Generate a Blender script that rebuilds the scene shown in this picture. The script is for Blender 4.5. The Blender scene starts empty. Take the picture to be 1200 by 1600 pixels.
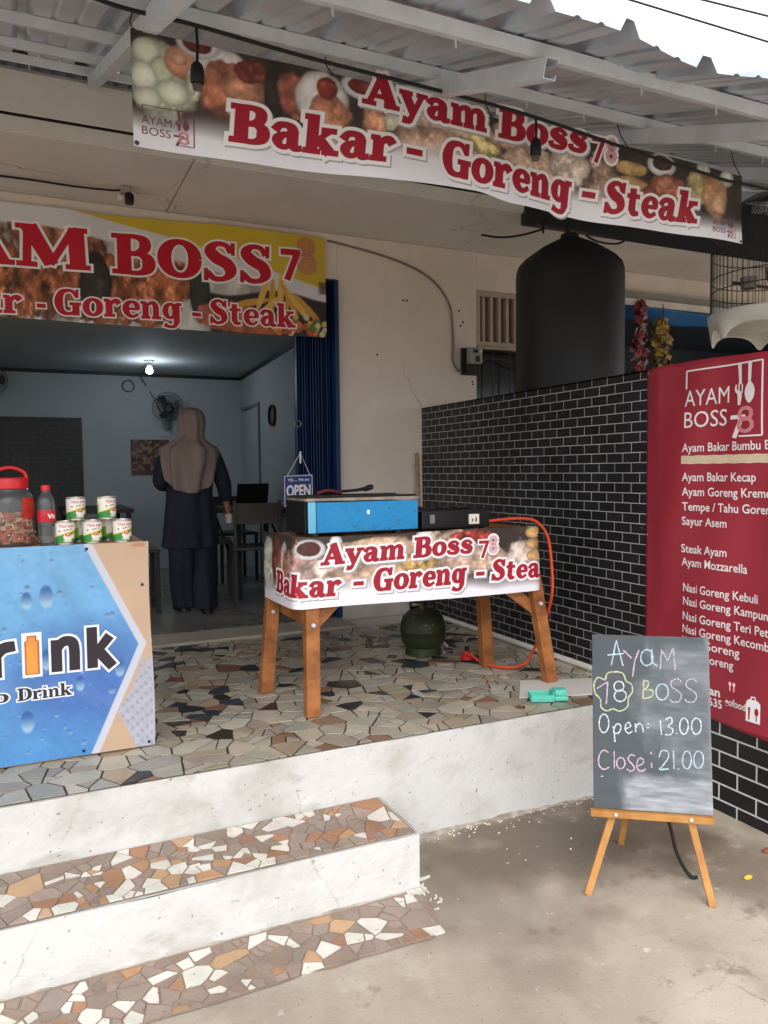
import bpy, bmesh, math, random
import numpy as np
from mathutils import Vector, Matrix
rad = math.radians
rng = random.Random(7)
scene = bpy.context.scene
COL = scene.collection

# ------------------------------------------------------------------ camera, sky, sun, exposure
CAM = Vector((0, 0, 1.47))
yaw, pitch, roll, FPX = 0.43571805, -0.05287094, -0.01049033, 1201.47
fw = Vector((math.sin(yaw) * math.cos(pitch), math.cos(yaw) * math.cos(pitch), math.sin(pitch)))
r0 = Vector((math.cos(yaw), -math.sin(yaw), 0)); u0 = r0.cross(fw)
rt = r0 * math.cos(roll) + u0 * math.sin(roll); up = -r0 * math.sin(roll) + u0 * math.cos(roll)
cd = bpy.data.cameras.new("camera"); cam = bpy.data.objects.new("camera", cd); COL.objects.link(cam)
mw = Matrix((rt, up, -fw)).transposed().to_4x4(); mw.translation = CAM
cam.matrix_world = mw
cd.sensor_fit = 'VERTICAL'; cd.sensor_height = 36; cd.sensor_width = 27; cd.lens = FPX / 1600 * 36
cd.clip_start = 0.05; cd.clip_end = 500
scene.camera = cam

SUN_EL, SUN_AZ = rad(44), rad(202)      # behind the photographer, a little to the left
w = bpy.data.worlds.new("World"); scene.world = w; w.use_nodes = True
nt = w.node_tree; bg = nt.nodes['Background']
sky = nt.nodes.new('ShaderNodeTexSky'); sky.sky_type = 'NISHITA'; sky.sun_disc = False
sky.sun_elevation = SUN_EL; sky.sun_rotation = SUN_AZ; sky.dust_density = 4.0; sky.air_density = 1.2
hs = nt.nodes.new('ShaderNodeHueSaturation'); hs.inputs['Saturation'].default_value = 0.18
ov = nt.nodes.new('ShaderNodeMix'); ov.data_type = 'RGBA'; ov.inputs['Factor'].default_value = .55; ov.inputs['B'].default_value = (8.5, 8.7, 9.0, 1)   # even overcast veil
nt.links.new(sky.outputs[0], hs.inputs['Color']); nt.links.new(hs.outputs[0], ov.inputs['A']); nt.links.new(ov.outputs['Result'], bg.inputs[0])
bg.inputs[1].default_value = 0.15
sd = bpy.data.lights.new("sun", 'SUN'); sd.energy = 0.55; sd.angle = rad(60); sd.color = (1, .98, .95)
so = bpy.data.objects.new("sun", sd); COL.objects.link(so)
sdir = Vector((math.sin(SUN_AZ) * math.cos(SUN_EL), math.cos(SUN_AZ) * math.cos(SUN_EL), math.sin(SUN_EL)))
so.rotation_euler = sdir.to_track_quat('Z', 'Y').to_euler(); so.location = (0, 0, 8)
vs = scene.view_settings; vs.view_transform = 'Standard'; vs.look = 'None'; vs.gamma = 1; vs.exposure = 0.95
try: vs.use_curve_mapping = False
except Exception: pass

# ------------------------------------------------------------------ colour and material helpers
def lin1(c):
    c = c / 255
    return c / 12.92 if c <= .04045 else ((c + .055) / 1.055) ** 2.4
def C(r, g, b): return (lin1(r), lin1(g), lin1(b), 1)
def mul(c, k): return (min(1, c[0] * k), min(1, c[1] * k), min(1, c[2] * k), 1)
def M(name, col, rough=.6, var=.12, scale=6, bump=.0, bscale=40, metal=0, col2=None, spec=.4, coat=0, attr=False, trans=0, ior=1.45, lo=.35, hi=.65):
    m = bpy.data.materials.new(name); m.use_nodes = True
    n = m.node_tree.nodes; l = m.node_tree.links; p = n['Principled BSDF']
    p.inputs['Roughness'].default_value = rough; p.inputs['Metallic'].default_value = metal
    p.inputs['Specular IOR Level'].default_value = spec; p.inputs['Coat Weight'].default_value = coat
    p.inputs['Transmission Weight'].default_value = trans; p.inputs['IOR'].default_value = ior
    tc = n.new('ShaderNodeTexCoord')
    nz = n.new('ShaderNodeTexNoise'); nz.inputs['Scale'].default_value = scale; nz.inputs['Detail'].default_value = 7
    nz.inputs['Roughness'].default_value = .62
    l.new(tc.outputs['Object'], nz.inputs['Vector'])
    mr = n.new('ShaderNodeMapRange'); mr.inputs[1].default_value = lo; mr.inputs[2].default_value = hi
    l.new(nz.outputs['Fac'], mr.inputs[0])
    mx = n.new('ShaderNodeMix'); mx.data_type = 'RGBA'
    l.new(mr.outputs[0], mx.inputs['Factor'])
    if attr:
        at = n.new('ShaderNodeAttribute'); at.attribute_name = 'Col'
        a = n.new('ShaderNodeMix'); a.data_type = 'RGBA'; a.blend_type = 'MULTIPLY'; a.inputs['Factor'].default_value = 1
        l.new(at.outputs['Color'], a.inputs['A']); l.new(mx.outputs['Result'], a.inputs['B'])
        mx.inputs['A'].default_value = (1 - var, 1 - var, 1 - var, 1); mx.inputs['B'].default_value = (1, 1, 1, 1)
        l.new(a.outputs['Result'], p.inputs['Base Color'])
    else:
        mx.inputs['A'].default_value = mul(col, 1 - var) if col2 is None else col2
        mx.inputs['B'].default_value = mul(col, 1 + var) if col2 is None else col
        l.new(mx.outputs['Result'], p.inputs['Base Color'])
    if bump:
        n2 = n.new('ShaderNodeTexNoise'); n2.inputs['Scale'].default_value = bscale; n2.inputs['Detail'].default_value = 6
        l.new(tc.outputs['Object'], n2.inputs['Vector'])
        b = n.new('ShaderNodeBump'); b.inputs['Strength'].default_value = bump; b.inputs['Distance'].default_value = .01
        l.new(n2.outputs['Fac'], b.inputs['Height']); l.new(b.outputs[0], p.inputs['Normal'])
    return m

# ------------------------------------------------------------------ mesh builder
OFF = {}
class MB:
    def __init__(s): s.v = []; s.f = []; s.m = []; s.cur = 0; s.c = []; s.ccur = None
    def add(s, vs, fs):
        b = len(s.v); s.v += [tuple(x) for x in vs]
        for f in fs:
            s.f.append([b + i for i in f]); s.m.append(s.cur); s.c.append(s.ccur)
    def box(s, x0, x1, y0, y1, z0, z1, R=None, o=(0, 0, 0)):
        vs = [Vector((x, y, z)) for z in (z0, z1) for y in (y0, y1) for x in (x0, x1)]
        if R is not None: vs = [R @ v for v in vs]
        vs = [v + Vector(o) for v in vs]
        s.add(vs, [(0, 2, 3, 1), (4, 5, 7, 6), (0, 1, 5, 4), (2, 6, 7, 3), (0, 4, 6, 2), (1, 3, 7, 5)])
    def beam(s, a, b, wx, wz, upv=(0, 0, 1)):
        a = Vector(a); b = Vector(b); d = (b - a).normalized(); sx = d.cross(Vector(upv))
        if sx.length < 1e-4: sx = d.cross(Vector((0, 1, 0)))
        sx.normalize(); sz = sx.cross(d)
        vs = [p + sx * i * wx / 2 + sz * j * wz / 2 for p in (a, b) for j in (-1, 1) for i in (-1, 1)]
        s.add(vs, [(0, 2, 3, 1), (4, 5, 7, 6), (0, 1, 5, 4), (2, 6, 7, 3), (0, 4, 6, 2), (1, 3, 7, 5)])
    def tube(s, pts, r, n=8, cap=True):
        pts = [Vector(p) for p in pts]
        rs = r if isinstance(r, (list, tuple)) else [r] * len(pts)
        prev = None; rings = []
        for i, p in enumerate(pts):
            t = (pts[min(i + 1, len(pts) - 1)] - pts[max(i - 1, 0)]).normalized()
            if prev is None:
                a = t.cross(Vector((0, 0, 1)));
                if a.length < 1e-3: a = t.cross(Vector((1, 0, 0)))
            else:
                a = prev - t * prev.dot(t)
            a.normalize(); b = t.cross(a); prev = a
            rings.append([p + a * rs[i] * math.cos(2 * math.pi * k / n) + b * rs[i] * math.sin(2 * math.pi * k / n) for k in range(n)])
        s.rings(rings, cap)
    def rings(s, rings, cap=True):
        n = len(rings[0]); vs = [v for r in rings for v in r]; fs = []
        for i in range(len(rings) - 1):
            for k in range(n):
                k2 = (k + 1) % n
                fs.append((i * n + k, i * n + k2, (i + 1) * n + k2, (i + 1) * n + k))
        if cap: fs.append(tuple(range(n))[::-1]); fs.append(tuple((len(rings) - 1) * n + k for k in range(n)))
        s.add(vs, fs)
    def lathe(s, prof, c, n=32, cap=True, sx=1, sy=1, R=None):
        rr = []
        for (r, z) in prof:
            ring = [Vector((r * sx * math.cos(2 * math.pi * k / n), r * sy * math.sin(2 * math.pi * k / n), z)) for k in range(n)]
            if R is not None: ring = [R @ v for v in ring]
            rr.append([v + Vector(c) for v in ring])
        s.rings(rr, cap)
    def prism(s, poly, fn, d):
        """poly: 2D points; fn(u,v,h) -> 3D; d thickness"""
        n = len(poly); vs = [fn(u, v, 0) for u, v in poly] + [fn(u, v, d) for u, v in poly]
        s.add(vs, [tuple(range(n))[::-1], tuple(range(n, 2 * n))] + [(i, (i + 1) % n, n + (i + 1) % n, n + i) for i in range(n)])
    def grid(s, fn, nu, nv, colfn=None):
        vs = [fn(i / nu, j / nv) for j in range(nv + 1) for i in range(nu + 1)]
        s.add(vs, [(j * (nu + 1) + i, j * (nu + 1) + i + 1, (j + 1) * (nu + 1) + i + 1, (j + 1) * (nu + 1) + i) for j in range(nv) for i in range(nu)])
    def build(s, name, mats, parent=None, loc=None, smooth=False, bev=0, bseg=2, local=False, rotz=0, solid=0):
        me = bpy.data.meshes.new(name)
        L = Vector(loc) if loc is not None else Vector((0, 0, 0))
        tot = L
        if parent is not None: tot = OFF.get(parent.name, Vector((0, 0, 0))) + L
        vv = s.v if local else [(v[0] - tot.x, v[1] - tot.y, v[2] - tot.z) for v in s.v]
        me.from_pydata(vv, [], s.f)
        if not isinstance(mats, (list, tuple)): mats = [mats]
        for m in mats: me.materials.append(m)
        if len(mats) > 1: me.polygons.foreach_set('material_index', s.m)
        if any(c is not None for c in s.c):
            ca = me.color_attributes.new('Col', 'FLOAT_COLOR', 'CORNER')
            arr = []
            for f, c in zip(s.f, s.c): arr += list(c or (1, 1, 1, 1)) * len(f)
            ca.data.foreach_set('color', arr)
        bm = bmesh.new(); bm.from_mesh(me); bmesh.ops.recalc_face_normals(bm, faces=bm.faces); bm.to_mesh(me); bm.free()
        if smooth:
            for p in me.polygons: p.use_smooth = True
            try: me.set_sharp_from_angle(angle=rad(smooth if smooth > 1 else 40))
            except Exception: pass
        o = bpy.data.objects.new(name, me); COL.objects.link(o); o.location = L
        if rotz: o.rotation_euler.z = rotz
        if parent is not None: o.parent = parent
        OFF[o.name] = tot
        if bev:
            b = o.modifiers.new('bevel', 'BEVEL'); b.width = bev; b.segments = bseg; b.limit_method = 'ANGLE'; b.angle_limit = rad(35)
        if solid:
            b = o.modifiers.new('solid', 'SOLIDIFY'); b.thickness = solid
        return o

def thing(name, label, cat, loc=(0, 0, 0), group=None, rotz=0):
    o = bpy.data.objects.new(name, None); COL.objects.link(o); o.location = loc; o.rotation_euler.z = rotz
    o.empty_display_size = .1; OFF[o.name] = Vector(loc)
    return tag(o, label, cat, group)
def tag(o, label, cat, group=None, kind=None):
    o['label'] = label; o['category'] = cat
    if group: o['group'] = group
    if kind: o['kind'] = kind
    return o
def struct(o, label, cat): o['kind'] = 'structure'; o['label'] = label; o['category'] = cat; return o
def dup(o, label, loc, rotz=None):
    r = o.copy(); COL.objects.link(r); r.location = loc; r['label'] = label
    if rotz is not None: r.rotation_euler.z = rotz
    for ch in list(o.children):
        c = ch.copy(); COL.objects.link(c); c.parent = r
        for g in list(ch.children):
            d = g.copy(); COL.objects.link(d); d.parent = c
    return r
def set_cols(o, cols):
    ca = o.data.color_attributes.new('Col', 'FLOAT_COLOR', 'POINT')
    ca.data.foreach_set('color', np.asarray(cols, dtype=np.float32).ravel())

def vnoise(x, y, seed=0):
    xi = np.floor(x).astype(np.int64); yi = np.floor(y).astype(np.int64); fx = x - xi; fy = y - yi
    fx = fx * fx * (3 - 2 * fx); fy = fy * fy * (3 - 2 * fy)
    def h(a, b):
        k = (a * 374761393 + b * 668265263 + seed * 1442695) & 0x7fffffff
        k = ((k ^ (k >> 13)) * 1274126177) & 0x7fffffff
        return ((k ^ (k >> 16)) & 0xffff) / 65535.0
    return (h(xi, yi) * (1 - fx) + h(xi + 1, yi) * fx) * (1 - fy) + (h(xi, yi + 1) * (1 - fx) + h(xi + 1, yi + 1) * fx) * fy
def fbm(x, y, seed=0, o=4):
    s = 0; a = .5; t = 0
    for i in range(o): s = s + a * vnoise(x * 2 ** i, y * 2 ** i, seed + i); t += a; a *= .55
    return s / t
def tolin(a):
    a = np.clip(a, 0, 1); return np.where(a <= .04045, a / 12.92, ((a + .055) / 1.055) ** 2.4)

# ------------------------------------------------------------------ lettering by broad pen strokes
def catmull(P, n=6):
    P = [np.array(p, float) for p in P]; out = []
    Q = [2 * P[0] - P[1]] + P + [2 * P[-1] - P[-2]]
    for i in range(1, len(Q) - 2):
        for k in range(n):
            t = k / n; a, b, c, d = Q[i - 1:i + 3]
            out.append(.5 * ((2 * b) + (c - a) * t + (2 * a - 5 * b + 4 * c - d) * t * t + (3 * b - a - 3 * c + d) * t ** 3))
    out.append(P[-1]); return out
def L(*p): return ('L', p)              # p: x, y, width
def K(*p): return ('K', p)
def ring(cx, cy, rx, ry, wside, wtop):
    return K(*[(cx + rx * math.cos(a), cy + ry * math.sin(a), wtop + (wside - wtop) * abs(math.cos(a)) ** 1.3) for a in [2 * math.pi * k / 14 for k in range(15)]])
def sf(x0, x1, y, h=.075): return L((x0, y, h), (x1, y, h))
GL = {
 'a': (.55, [K((.06, .35, .13), (.13, .45, .10), (.25, .47, .09), (.35, .42, .14), (.37, .33, .17)), L((.37, .36, .17), (.37, .08, .17)), K((.37, .10, .16), (.42, .03, .10), (.53, .045, .08)),
            K((.36, .29, .06), (.21, .27, .09), (.11, .17, .16), (.15, .05, .09), (.26, .035, .07), (.36, .12, .06))]),
 'y': (.54, [L((.08, .47, .17), (.27, .04, .15)), L((.46, .47, .08), (.24, -.10, .08)), K((.25, -.08, .08), (.19, -.18, .11), (.07, -.17, .14)), sf(-.03, .23, .465), sf(.35, .57, .465)]),
 'm': (.86, [L((.13, .46, .16), (.13, .02, .16)), L((.42, .36, .16), (.42, .02, .16)), L((.71, .36, .16), (.71, .02, .16)), K((.15, .33, .06), (.25, .45, .08), (.37, .46, .12), (.42, .35, .16)),
            K((.44, .33, .06), (.54, .45, .08), (.66, .46, .12), (.71, .35, .16)), sf(.0, .14, .465), sf(.01, .25, .035), sf(.31, .53, .035), sf(.60, .84, .035)]),
 'n': (.58, [L((.13, .46, .16), (.13, .02, .16)), L((.42, .36, .16), (.42, .02, .16)), K((.15, .33, .06), (.25, .45, .08), (.37, .46, .12), (.42, .35, .16)), sf(.0, .14, .465), sf(.01, .25, .035), sf(.31, .56, .035)]),
 'r': (.46, [L((.13, .46, .17), (.13, .02, .17)), K((.15, .30, .06), (.24, .43, .10), (.34, .45, .14), (.40, .38, .15)), sf(.0, .14, .465), sf(.0, .28, .035)]),
 'B': (.66, [L((.17, .72, .20), (.17, 0, .20)), K((.16, .69, .07), (.36, .69, .08), (.48, .62, .16), (.48, .48, .16), (.36, .39, .09), (.2, .385, .07)),
            K((.2, .385, .07), (.40, .38, .08), (.53, .29, .18), (.53, .13, .18), (.40, .035, .08), (.16, .035, .07)), sf(-.01, .2, .685), sf(-.01, .2, .035)]),
 'o': (.54, [ring(.265, .25, .18, .215, .17, .07)]),
 's': (.48, [K((.40, .35, .10), (.31, .455, .07), (.17, .455, .09), (.10, .36, .15), (.22, .27, .18), (.37, .18, .17), (.35, .06, .12), (.22, .035, .08), (.08, .07, .08), (.05, .15, .10))]),
 'k': (.61, [L((.14, .74, .17), (.14, 0, .17)), L((.18, .20, .07), (.43, .45, .07)), L((.25, .30, .15), (.47, .03, .17)), sf(0, .14, .705), sf(0, .28, .035), sf(.31, .55, .465), sf(.34, .61, .035)]),
 'G': (.73, [K((.60, .52, .09), (.50, .66, .08), (.36, .69, .08), (.20, .61, .15), (.13, .36, .21), (.20, .11, .15), (.36, .035, .08), (.52, .08, .09), (.58, .16, .1)), L((.57, .31, .17), (.57, .0, .17)), sf(.41, .70, .32), L((.61, .72, .07), (.61, .50, .05))]),
 'e': (.50, [L((.12, .255, .06), (.45, .255, .06)), K((.43, .25, .12), (.40, .39, .13), (.28, .465, .07), (.15, .40, .13), (.10, .25, .17), (.16, .10, .14), (.29, .035, .08), (.44, .11, .07))]),
 'g': (.57, [ring(.23, .26, .14, .20, .16, .07), L((.41, .47, .16), (.41, -.06, .16)), K((.41, -.04, .16), (.35, -.18, .10), (.21, -.21, .08), (.06, -.15, .12)), sf(.40, .55, .465)]),
 'S': (.58, [K((.46, .55, .10), (.37, .68, .08), (.21, .69, .09), (.12, .57, .18), (.22, .43, .20), (.40, .32, .20), (.45, .17, .18), (.36, .05, .09), (.19, .035, .09), (.06, .15, .11)), L((.49, .72, .06), (.49, .50, .05)), L((.045, 0, .06), (.045, .22, .05))]),
 't': (.42, [L((.17, .62, .15), (.17, .12, .17)), K((.17, .16, .17), (.22, .05, .12), (.36, .05, .07)), sf(.02, .36, .455)]),
 'A': (.74, [L((.10, .03, .08), (.34, .71, .10)), L((.31, .71, .19), (.58, .02, .20)), sf(.18, .50, .22, .07), sf(-.03, .23, .035), sf(.43, .73, .035)]),
 'M': (.90, [L((.12, .03, .09), (.14, .70, .09)), L((.15, .70, .20), (.42, .06, .17)), L((.41, .06, .08), (.70, .70, .09)), L((.73, .70, .19), (.75, .02, .19)), sf(0, .24, .035), sf(.60, .90, .035), sf(0, .2, .685), sf(.7, .87, .685)]),
 'Y': (.72, [L((.13, .70, .19), (.36, .32, .18)), L((.60, .70, .08), (.38, .34, .09)), L((.36, .36, .18), (.36, .02, .18)), sf(-.02, .28, .685), sf(.46, .73, .685), sf(.22, .50, .035)]),
 'O': (.72, [ring(.36, .36, .25, .315, .21, .08)]),
 'D': (.72, [L((.17, .72, .19), (.17, 0, .19)), K((.16, .685, .07), (.40, .66, .09), (.57, .50, .19), (.57, .22, .19), (.40, .06, .09), (.16, .035, .07)), sf(-.01, .2, .685), sf(-.01, .2, .035)]),
 'i': (.30, [L((.14, .46, .17), (.14, .02, .17)), sf(0, .15, .465), sf(.0, .28, .035), K((.14, .67, .14), (.14, .59, .14))]),
 '-': (.42, [L((.06, .24, .11), (.34, .24, .11))]),
 '7': (.50, [L((.03, .65, .13), (.47, .65, .13)), L((.42, .68, .13), (.17, 0, .13))]),
 ' ': (.26, []),
}
def layout(txt, track=0):
    x = 0; out = []
    for ch in txt:
        adv, st = GL[ch]
        for kind, pts in st: out.append((kind, [(p[0] + x, p[1], p[2]) for p in pts]))
        x += adv + track
    return out, x - track
def sample(kind, pts):
    if kind == 'K': return catmull(pts, 5)
    a = [np.array(p, float) for p in pts]; out = []
    for i in range(len(a) - 1):
        for k in range(8): out.append(a[i] + (a[i + 1] - a[i]) * k / 8)
    out.append(a[-1]); return out
def pen(mb, strokes, tf, fmap, h, grow=0, dh=.000004, wob=0):
    """strokes in em units; tf(x,y)->(u,v); fmap(u,v,h)->3D"""
    for si, (kind, pts) in enumerate(strokes):
        P = sample(kind, pts); n = len(P); hh = h + si * dh; V = []
        for i in range(n):
            t = P[min(i + 1, n - 1)][:2] - P[max(i - 1, 0)][:2]; d = np.hypot(*t)
            t = t / d if d > 1e-9 else np.array([1., 0])
            nn = np.array([-t[1], t[0]]); q = P[i][:2].copy()
            if i == 0: q = q - t * grow
            if i == n - 1: q = q + t * grow
            wd = P[i][2] / 2 + grow
            if wob: wd *= 1 + rng.uniform(-wob, wob); q = q + nn * rng.uniform(-wob, wob) * wd * .5
            for sgn in (1, .5, 0, -.5, -1):
                e = q + nn * wd * sgn; u, v = tf(e[0], e[1]); V.append(fmap(u, v, hh))
        mb.add(V, [(5 * i + k, 5 * i + k + 1, 5 * i + k + 6, 5 * i + k + 5) for i in range(n - 1) for k in range(4)])
def word(mbs, txt, u0, u1, v0, v1, cap, fmap, grow=.07, shear=0, hs=(.0006, .0012, .0018), track=0, fat=0):
    """fit txt between u0 and u1, baseline from v0 to v1; mbs = (shadow, white, red)"""
    st, adv = layout(txt, track); sc = cap / .72
    xs = [p[0] + s * p[2] / 2 for k, ps in st for p in ps for s in (-1, 1)]; a, b = min(xs), max(xs)
    kx = (u1 - u0) / (b - a)
    def tf(x, y, dx=0, dy=0):
        uu = u0 + (x - a) * kx + shear * y * sc + dx
        return uu, v0 + (v1 - v0) * (uu - u0) / max(1e-6, u1 - u0) + y * sc + dy
    sh, wh, rd = mbs
    if sh is not None: pen(sh, st, lambda x, y: tf(x, y, .006, -.006), fmap, hs[0], grow)
    if wh is not None: pen(wh, st, tf, fmap, hs[1], grow)
    if rd is not None: pen(rd, st, tf, fmap, hs[2], fat)
def logo8(mb, cx, cz, r, fmap, h):
    """an 8 drawn in fine concentric rings"""
    for k, q in enumerate((1, .76, .52, .28)):
        for dy, s in ((r * .88, .92), (-r * .88, 1.0)):
            ww = r * .115
            st = [K(*[(cx + r * s * q * math.cos(a), cz + dy + r * s * q * math.sin(a), ww) for a in [2 * math.pi * i / 16 for i in range(17)]])]
            pen(mb, st, lambda x, y: (x, y), fmap, h + k * .00003)
def disc(mb, cx, cy, rx, ry, fmap, h, n=20):
    mb.add([fmap(cx + rx * math.cos(2 * math.pi * i / n), cy + ry * math.sin(2 * math.pi * i / n), h) for i in range(n)], [tuple(range(n))])
def poly(mb, pts, fmap, h): mb.add([fmap(u, v, h) for u, v in pts], [tuple(range(len(pts)))])
def sans(mb, txt, u0, v0, size, fmap, h, width=None, bold=0, shear=0, vslope=0, right=False):
    cu = bpy.data.curves.new('t', 'FONT'); cu.body = txt; cu.size = size; cu.offset = size * bold; cu.shear = shear; cu.resolution_u = 3
    o = bpy.data.objects.new('t', cu); COL.objects.link(o)
    bpy.context.view_layer.update()
    me = o.evaluated_get(bpy.context.evaluated_depsgraph_get()).to_mesh()
    V = [tuple(v.co) for v in me.vertices]; F = [tuple(p.vertices) for p in me.polygons]
    o.evaluated_get(bpy.context.evaluated_depsgraph_get()).to_mesh_clear()
    bpy.data.objects.remove(o); bpy.data.curves.remove(cu)
    if not V: return
    a = min(v[0] for v in V); b = max(v[0] for v in V); k = 1 if width is None else width / (b - a)
    mb.add([fmap(u0 + (x - a) * k, v0 + y + vslope * (x - a) * k, h) for x, y, z in V], F)

def smooth_path(pts, n=8): return [tuple(p) for p in catmull(pts, n)]

# ------------------------------------------------------------------ common materials
m_cream = M('cream_plaster', C(219, 207, 195), .85, .06, 2.2, .25, 30)
m_soffit = M('soffit_paint', C(216, 210, 204), .85, .07, 1.6, .2, 25)
m_white_paint = M('white_paint', C(196, 195, 192), .75, .0, 2.2, .6, 22, col2=C(164, 160, 153), lo=.30, hi=.52)
m_dark = M('dark_metal', C(38, 38, 42), .45, .15, 20)
m_black = M('black_plastic', C(24, 24, 26), .45, .15, 20)
m_steel = M('galvanised_steel', C(200, 206, 214), .42, .10, 9, .12, 60, metal=.15)
m_wire = M('black_cable', C(26, 26, 28), .6, .1, 10)
m_red_ink = M('red_ink', C(160, 30, 50), .45, .06, 3)
m_white_ink = M('white_ink', C(236, 234, 236), .45, .03, 3)
m_pink_ink = M('pink_ink', C(222, 160, 170), .45, .04, 3)
m_grey_ink = M('grey_ink', C(170, 165, 175), .5, .04, 3)
m_dark_ink = M('dark_ink', C(30, 28, 32), .5, .04, 3)
m_print = M('printed_vinyl', (1, 1, 1, 1), .38, .05, 5, .06, 9, attr=True)
m_wood = M('varnished_wood', C(170, 110, 62), .45, .0, 7, .25, 40, col2=C(118, 70, 38), lo=.32, hi=.6)

def weather(m, crack_scale, crack_w, crack_col, speck_scale, speck_lo, speck_col, scuff_col, scuff_scale=1.7, scuff_lo=.60, scuff=.55):
    """hairline cracks, specks and scuffs, each with its own shape, over a material's base colour"""
    n = m.node_tree.nodes; l = m.node_tree.links; p = n['Principled BSDF']; src = p.inputs['Base Color'].links[0].from_socket
    tc = [x for x in n if x.type == 'TEX_COORD'][0].outputs['Object']
    def over(src, mask, col):
        x = n.new('ShaderNodeMix'); x.data_type = 'RGBA'; l.new(mask, x.inputs['Factor']); l.new(src, x.inputs['A']); x.inputs['B'].default_value = col; return x.outputs['Result']
    def ramp(sock, a, b, k=1):
        r = n.new('ShaderNodeMapRange'); r.inputs[1].default_value = a; r.inputs[2].default_value = b; r.inputs[4].default_value = k; l.new(sock, r.inputs[0]); return r.outputs[0]
    def noise(sc, det=6, stretch=None):
        mp = n.new('ShaderNodeMapping'); mp.inputs['Scale'].default_value = stretch or (1, 1, 1); l.new(tc, mp.inputs[0])
        z = n.new('ShaderNodeTexNoise'); z.inputs['Scale'].default_value = sc; z.inputs['Detail'].default_value = det; z.inputs['Roughness'].default_value = .7; l.new(mp.outputs[0], z.inputs['Vector']); return z
    src = over(src, ramp(noise(scuff_scale, 9, (1, 1, 2.2)).outputs['Fac'], scuff_lo, scuff_lo + .12, scuff), scuff_col)
    src = over(src, ramp(noise(scuff_scale * 6, 5, (1, 1, 3)).outputs['Fac'], .66, .70, .45), scuff_col)
    wz = noise(5, 5); ad = n.new('ShaderNodeVectorMath'); ad.operation = 'MULTIPLY_ADD'; ad.inputs[1].default_value = (.14, .14, .14); l.new(wz.outputs['Color'], ad.inputs[0]); l.new(tc, ad.inputs[2])
    v = n.new('ShaderNodeTexVoronoi'); v.feature = 'DISTANCE_TO_EDGE'; v.inputs['Scale'].default_value = crack_scale; l.new(ad.outputs[0], v.inputs['Vector'])
    mk = n.new('ShaderNodeMath'); mk.operation = 'MULTIPLY'; l.new(ramp(v.outputs['Distance'], crack_w, 0, .8), mk.inputs[0]); l.new(ramp(noise(1.3, 3).outputs['Fac'], .48, .60), mk.inputs[1])
    src = over(src, mk.outputs[0], crack_col)
    src = over(src, ramp(noise(speck_scale, 2).outputs['Fac'], speck_lo, speck_lo + .03, .8), speck_col)
    l.new(src, p.inputs['Base Color'])
weather(m_white_paint, .8, .0035, C(130, 122, 112), 55, .70, C(96, 88, 80), C(146, 136, 122), 2.4, scuff_lo=.56, scuff=.55)
weather(m_cream, .7, .004, C(140, 126, 112), 40, .76, C(110, 98, 88), C(176, 160, 144), .9, .62, .5)
weather(m_soffit, .6, .005, C(130, 120, 110), 40, .77, C(110, 98, 88), C(170, 160, 150), .9, .60, .5)
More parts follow.
